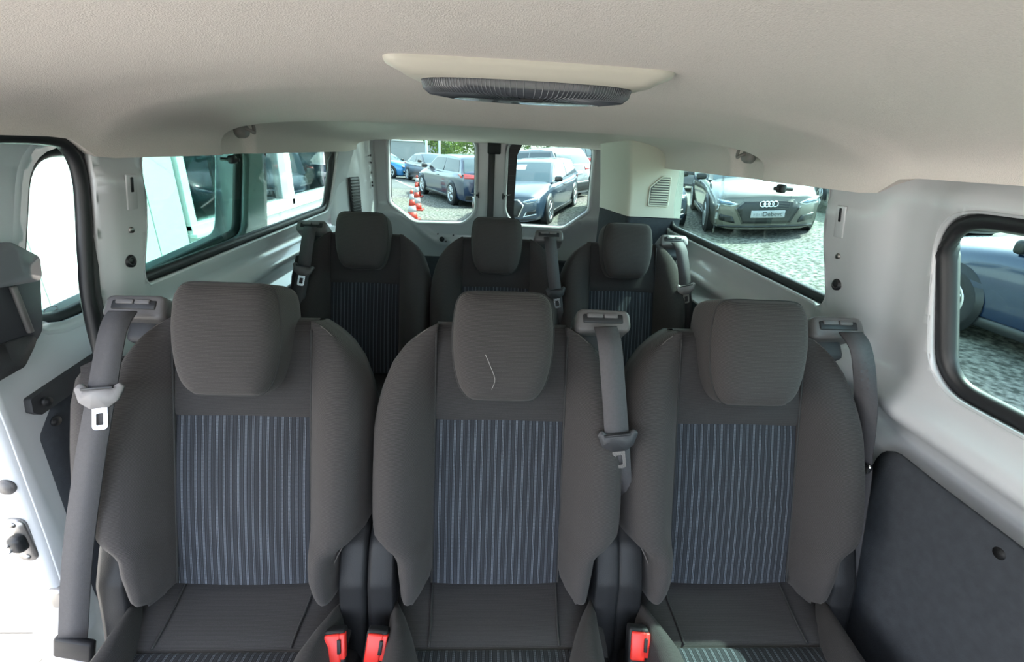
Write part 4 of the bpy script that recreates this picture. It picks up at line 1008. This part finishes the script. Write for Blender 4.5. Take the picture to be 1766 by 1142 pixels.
        if P.get('brightint'): 
            fpatch('intake_trim', [(sd_*0.50, 0.275), (sd_*(hw*0.84), 0.325), (sd_*(hw*0.84), 0.345), (sd_*0.50, 0.295)], 'lamp', 0.018, 0.008, rad=0.004)
            fpatch('intake_trim', [(sd_*0.50, 0.275), (sd_*0.57, 0.40), (sd_*0.59, 0.40), (sd_*0.525, 0.275)], 'lamp', 0.018, 0.008, rad=0.004)
    fpatch('lower_lip', [(-hw*0.85, 0.235), (hw*0.85, 0.235), (hw*0.83, 0.205), (-hw*0.83, 0.205)], 'c_black', 0.018, 0.02)
    if P.get('rings'):
        for k in range(4):
            c = (-0.0975+0.065*k)
            pts = [fx(c+0.046*math.cos(a), gt-0.060+0.046*math.sin(a), 0.026) for a in [2*PI*q/22 for q in range(22)]]
            obj('badge_ring', tube(pts, 0.0085, 6, True), 'chrome', root)
    if P.get('plate', 1):
        pz = P.get('platez', 0.455)
        pl_ = fpatch('number_plate', [(-0.27, pz-0.062), (0.27, pz-0.062), (0.27, pz+0.062), (-0.27, pz+0.062)], 'plate', 0.030, 0.012, rad=0.008)
        if P.get('text'):
            tm = text_mesh(P['text'], 0.112, 0.001)
            for v in tm.vertices: u, q = v.co.x*0.92+0.075, v.co.y; v.co = fx(-(-u*1.0) if False else u, pz+q, 0.036+v.co.z)
            # front faces +x; lettering must read left to right from outside
            for v in tm.vertices: v.co.y = v.co.y
            to = obj('lettering', tm, 'ink', pl_, smooth=False)
            for v in tm.vertices: pass
            for k, (a_, c_) in enumerate(((0.235, 0.20), (0.19, 0.16), (0.15, 0.12), (0.11, 0.075))):
                obj('faint_mark', rbox(0.003, a_-c_, 0.05 if k % 2 else 0.036, 0.001, 1, loc=fx(-(a_+c_)/2, pz-0.004, 0.032)), 'ink2', pl_, smooth=False)
    # rear face
    def rx(y, z_, off=0.01): v = bend((-L/2, y, z_)); return Vector((v.x-off, y, z_))
    def rpatch(nm, poly, m_, off=0.012, th=0.010): return obj(nm, panel(fillet(poly, 0.012, 3), [], lambda u, v: rx(u, v, off), 0.07, th), m_, root)
    for sd_ in (-1, 1):
        rpatch('tail_light', [(sd_*0.42, deck-0.10), (sd_*hw*0.885, deck-0.06), (sd_*hw*0.885, deck-0.19), (sd_*0.42, deck-0.20)], 'tail', 0.014)
        obj('tail_light_side', panel(fillet([(-L/2+0.10, deck-0.07), (-L/2+0.36, deck-0.09), (-L/2+0.16, deck-0.18), (-L/2+0.10, deck-0.18)], 0.01, 3), [], lambda u, v: Vector((bend((u, sd_*interp(wid, u)*0.98, v)).x, sd_*(interp(wid, u)*0.985+0.012), v)), 0.2, 0.02), 'tail', root)
    rpatch('rear_plate', [(-0.26, deck-0.33), (0.26, deck-0.33), (0.26, deck-0.21), (-0.26, deck-0.21)], 'plate', 0.016)
    rpatch('rear_bumper', [(-hw*0.84, 0.24), (hw*0.84, 0.24), (hw*0.84, P.get('bump', 0.36)), (-hw*0.84, P.get('bump', 0.36))], 'c_black', 0.02, 0.02)
    if P.get('glue_paper'):
        obj('paper', rbox(0.004, 0.36, 0.20, 0, loc=(xr0+0.30, -0.10, hgt(xr0+0.30)+0.03), rot=Matrix.Rotation(math.radians(-55), 3, 'Y')), 'plate', root, smooth=False)
    return root
SED = dict(L=4.72, W=1.85, H=1.42, style='sedan', gm='c_glassb', sgm='c_glass')
WAG = dict(L=4.85, W=1.87, H=1.46, style='wagon')
SUV = dict(L=4.55, W=1.86, H=1.66, style='suv', belt=1.06, hood=1.04, nose=0.84, deck=1.10, rake=0.72, wr=0.36, bump=0.55)
HAT = dict(L=4.3, W=1.80, H=1.46, style='wagon', face='bar', rake=0.78)
def CP(base, **k): d = dict(base); d.update(k); return d
car('parked_car', 'champagne sedan with four-ring badge facing the right window', (5.62, 10.25), (-0.30, -0.955), CP(SED, rings=1, text='Debevc', platez=0.445), 'c_beige')
car('parked_car', 'silver car side behind the champagne sedan, cut by the right pillar', (8.55, 9.7), (-0.30, -0.955), CP(SED, plate=0), 'c_silver')
car('parked_car', 'white hatchback nose with alloy wheel beyond the air duct', (8.30, 16.9), (-0.86, -0.51), CP(HAT, plate=0, gm='c_glassb', belt=0.98), 'c_white')
car('parked_car', 'dark car nose half hidden behind the beige air duct', (3.55, 11.65), (-0.17, -0.985), CP(WAG, rings=1, brightint=1), 'c_steel')
car('parked_car', 'steel-blue estate facing the rear doors, centred behind their gap', (1.12, 13.04), (-0.356, -0.935), CP(WAG, rings=1, gm='c_glassb', sgm='c_glass', glue_paper=1, brightint=1), 'c_steel')
car('parked_car', 'white crossover seen from behind through the right rear window', (1.55, 17.6), (-0.60, 0.80), CP(SUV, gm='c_glassb'), 'c_white')
car('parked_car', 'white car roof beyond the white crossover', (4.2, 23.5), (-0.4, 0.92), CP(HAT, gm='c_glassb', H=1.62, belt=1.1, deck=1.1), 'c_white')
car('parked_car', 'dark blue car side at the right rim of the rear window', (5.55, 18.6), (-0.80, -0.60), CP(SED, plate=0, gm='c_glassb', sgm='c_glassb'), 'c_navy')
car('parked_car', 'dark blue estate seen from behind through the left rear window', (-1.05, 16.2), (-0.42, 0.907), CP(WAG, gm='c_glassb', sgm='c_glass', deck=1.02), 'c_navy')
car('parked_car', 'dark navy coupe parked close outside the right front window', (5.75, 2.95), (-0.10, 0.995), CP(SED, H=1.38, brightint=1, gm='c_glassb'), 'c_navy')
car('parked_car', 'charcoal car nose beside the dark blue estate', (-3.1, 24.9), (0.45, -0.89), CP(SED, rings=1), 'c_dark')
rowc = ['c_blue', 'c_silver', 'c_navy', 'c_white', 'c_steel']
rowl = ['bright blue car, nearest of the far row at the left', 'silver car beside the bright blue one in the far row', 'navy car in the middle of the far row', 'white car second from the far end of the row', 'grey-blue car at the far end of the row']
for k in range(5):
    car('parked_car', rowl[k], (-6.6-0.95*k, 28.3+2.9*k), (0.90, -0.43), CP(HAT if k % 2 else SED, plate=0, gm='c_glassb'), rowc[k], 'far row of parked cars')

# ------------------------------------------------------------------ traffic cones
M['cone'] = mat('red_orange_cone', (0.40, 0.035, 0.018), 0.5)
def band_ring(r0, r1, z0, z1, n=24):
    a = [[Vector((r*math.cos(t), r*math.sin(t), z)) for t in [2*PI*k/n for k in range(n)]] for r, z in ((r0, z0), (r1, z1))]
    return loft(a, True, True)
for (x, y), lab in (((-1.93, 11.3), 'red and white cone nearest the left rear window'), ((-2.08, 13.0), 'red and white cone in the middle of three'), ((-2.56, 16.2), 'red and white cone beside the front wheel of the estate')):
    t = empty('traffic_cone', (x, y, G(x, y))); tag(t, lab, 'traffic cone', 'cones in the lot')
    obj('base', rbox(0.36, 0.36, 0.035, 0.012, 2, loc=(0, 0, 0.0175)), 'cone', t)
    hs_ = [0.03, 0.19, 0.34, 0.48, 0.61, 0.70]; rad = lambda z: 0.135-0.155*z
    for k in range(5):
        obj('cone_band', band_ring(rad(hs_[k]), rad(hs_[k+1]), hs_[k], hs_[k+1]), 'cone' if k % 2 == 0 else 'plate', t)

# ------------------------------------------------------------------ far wall, posts, trees
fw = empty('boundary_wall', (-10.0, 43.2, G(-10, 43.2))); tag(fw, 'long white low building behind the far row of cars', 'wall')
obj('wall_body', rbox(13.0, 0.5, 2.3, 0.02, 1, loc=(0, 0, 1.15)), 'white', fw, smooth=False)
obj('wall_coping', rbox(13.1, 0.7, 0.10, 0.02, 1, loc=(0, 0, 2.35)), 'pvc', fw, smooth=False)
for x, y, h_, lab in ((-3.75, 27.5, 5.0, 'white post in front of the trees, left of two'), (-3.35, 30.5, 5.0, 'white post in front of the trees, right of two')):
    t = empty('post', (x, y, G(x, y))); tag(t, lab, 'post', 'white posts')
    obj('shaft', cyl(0.075, h_, 14, (0, 0, h_/2), 'Z', 0.06), 'pvc', t); obj('footing', rbox(0.26, 0.26, 0.12, 0.02, 1, loc=(0, 0, 0.06)), 'white', t)
def leafm(name, c1, c2):
    m, n, l, b = nodes(name); b.inputs['Roughness'].default_value = 0.6; b.inputs['Specular IOR Level'].default_value = 0.25
    g = n.new('ShaderNodeNewGeometry'); r = n.new('ShaderNodeValToRGB'); r.color_ramp.elements[0].color = (*c1, 1); r.color_ramp.elements[1].color = (*c2, 1)
    l.new(g.outputs['Random Per Island'], r.inputs['Fac']); l.new(r.outputs['Color'], b.inputs['Base Color'])
    tr = n.new('ShaderNodeBsdfTranslucent'); l.new(r.outputs['Color'], tr.inputs['Color'])
    mx = n.new('ShaderNodeMixShader'); mx.inputs[0].default_value = 0.45; o_ = n['Material Output']
    l.new(b.outputs[0], mx.inputs[1]); l.new(tr.outputs[0], mx.inputs[2]); l.new(mx.outputs[0], o_.inputs['Surface']); return m
M['leaf1'] = leafm('fresh_green_leaves', (0.04, 0.10, 0.012), (0.18, 0.28, 0.04))
M['leaf2'] = leafm('deep_green_leaves', (0.018, 0.05, 0.01), (0.08, 0.16, 0.03))
M['bark'] = mat('tree_bark', (0.10, 0.075, 0.055), 0.9, noise=0.3, nscale=12)
def tree(label, x, y, h_, r_, m_, n=2600, seed=0):
    rnd = random.Random(seed)
    t = empty('tree', (x, y, G(x, y)-0.05)); tag(t, label, 'tree', 'trees at the edge of the lot')
    obj('trunk', tube(spline([(0, 0, 0), (0.06, 0.02, h_*0.25), (-0.05, 0.05, h_*0.5), (0.02, 0, h_*0.8)], 4), 0.13, 8), 'bark', t)
    for k in range(3):
        a = rnd.uniform(0, 6.28); obj('branch', tube(spline([(0, 0, h_*0.3), (r_*0.3*math.cos(a), r_*0.3*math.sin(a), h_*0.5), (r_*0.6*math.cos(a), r_*0.6*math.sin(a), h_*0.7)], 4), 0.05, 6), 'bark', t)
    cl = [(rnd.uniform(-.7, .7)*r_, rnd.uniform(-.7, .7)*r_, h_*rnd.uniform(0.22, 0.9), rnd.uniform(0.3, 0.55)*r_) for _ in range(16)]
    vs = []; fs = []
    for k in range(n):
        cx, cy, cz, cr = cl[k % 16]
        d = Vector((rnd.gauss(0, 1), rnd.gauss(0, 1), rnd.gauss(0, 1))).normalized()*cr*rnd.uniform(0.6, 1.05)
        c = Vector((cx, cy, cz))+d
        u = Vector((rnd.gauss(0, 1), rnd.gauss(0, 1), rnd.gauss(0, 1))).normalized(); v = u.cross(Vector((rnd.gauss(0, 1), rnd.gauss(0, 1), rnd.gauss(0, 1)))).normalized()
        s_ = rnd.uniform(0.08, 0.17); b_ = len(vs)
        vs += [c-u*s_, c+v*s_*0.5, c+u*s_, c-v*s_*0.5]; fs.append((b_, b_+1, b_+2, b_+3))
    o_ = obj('crown', mesh(vs, fs), m_, t, smooth=False, kind='stuff')
    return t
tl_ = [('bright green tree right of the white posts', -1.2, 33.5, 5.2, 2.4, 'leaf1'), ('dense dark green tree behind the estate', 1.6, 35.0, 5.5, 2.5, 'leaf2'), ('light green tree between the white posts', -3.9, 36.0, 5.6, 2.0, 'leaf1'),
       ('tree over the white low building, nearest the posts', -7.8, 47.5, 6.6, 2.6, 'leaf2'), ('tree over the left end of the white low building', -13.5, 48.0, 6.6, 2.8, 'leaf1'),
       ('shady tree above the white crossover', 4.8, 36.0, 5.8, 2.8, 'leaf2'), ('sunny tree right of the shady one', 8.6, 37.0, 5.6, 2.6, 'leaf1'), ('green tree at the right end of the tree line', 12.5, 38.0, 6.0, 2.8, 'leaf1')]
for k, a in enumerate(tl_): tree(*a, seed=k+1)
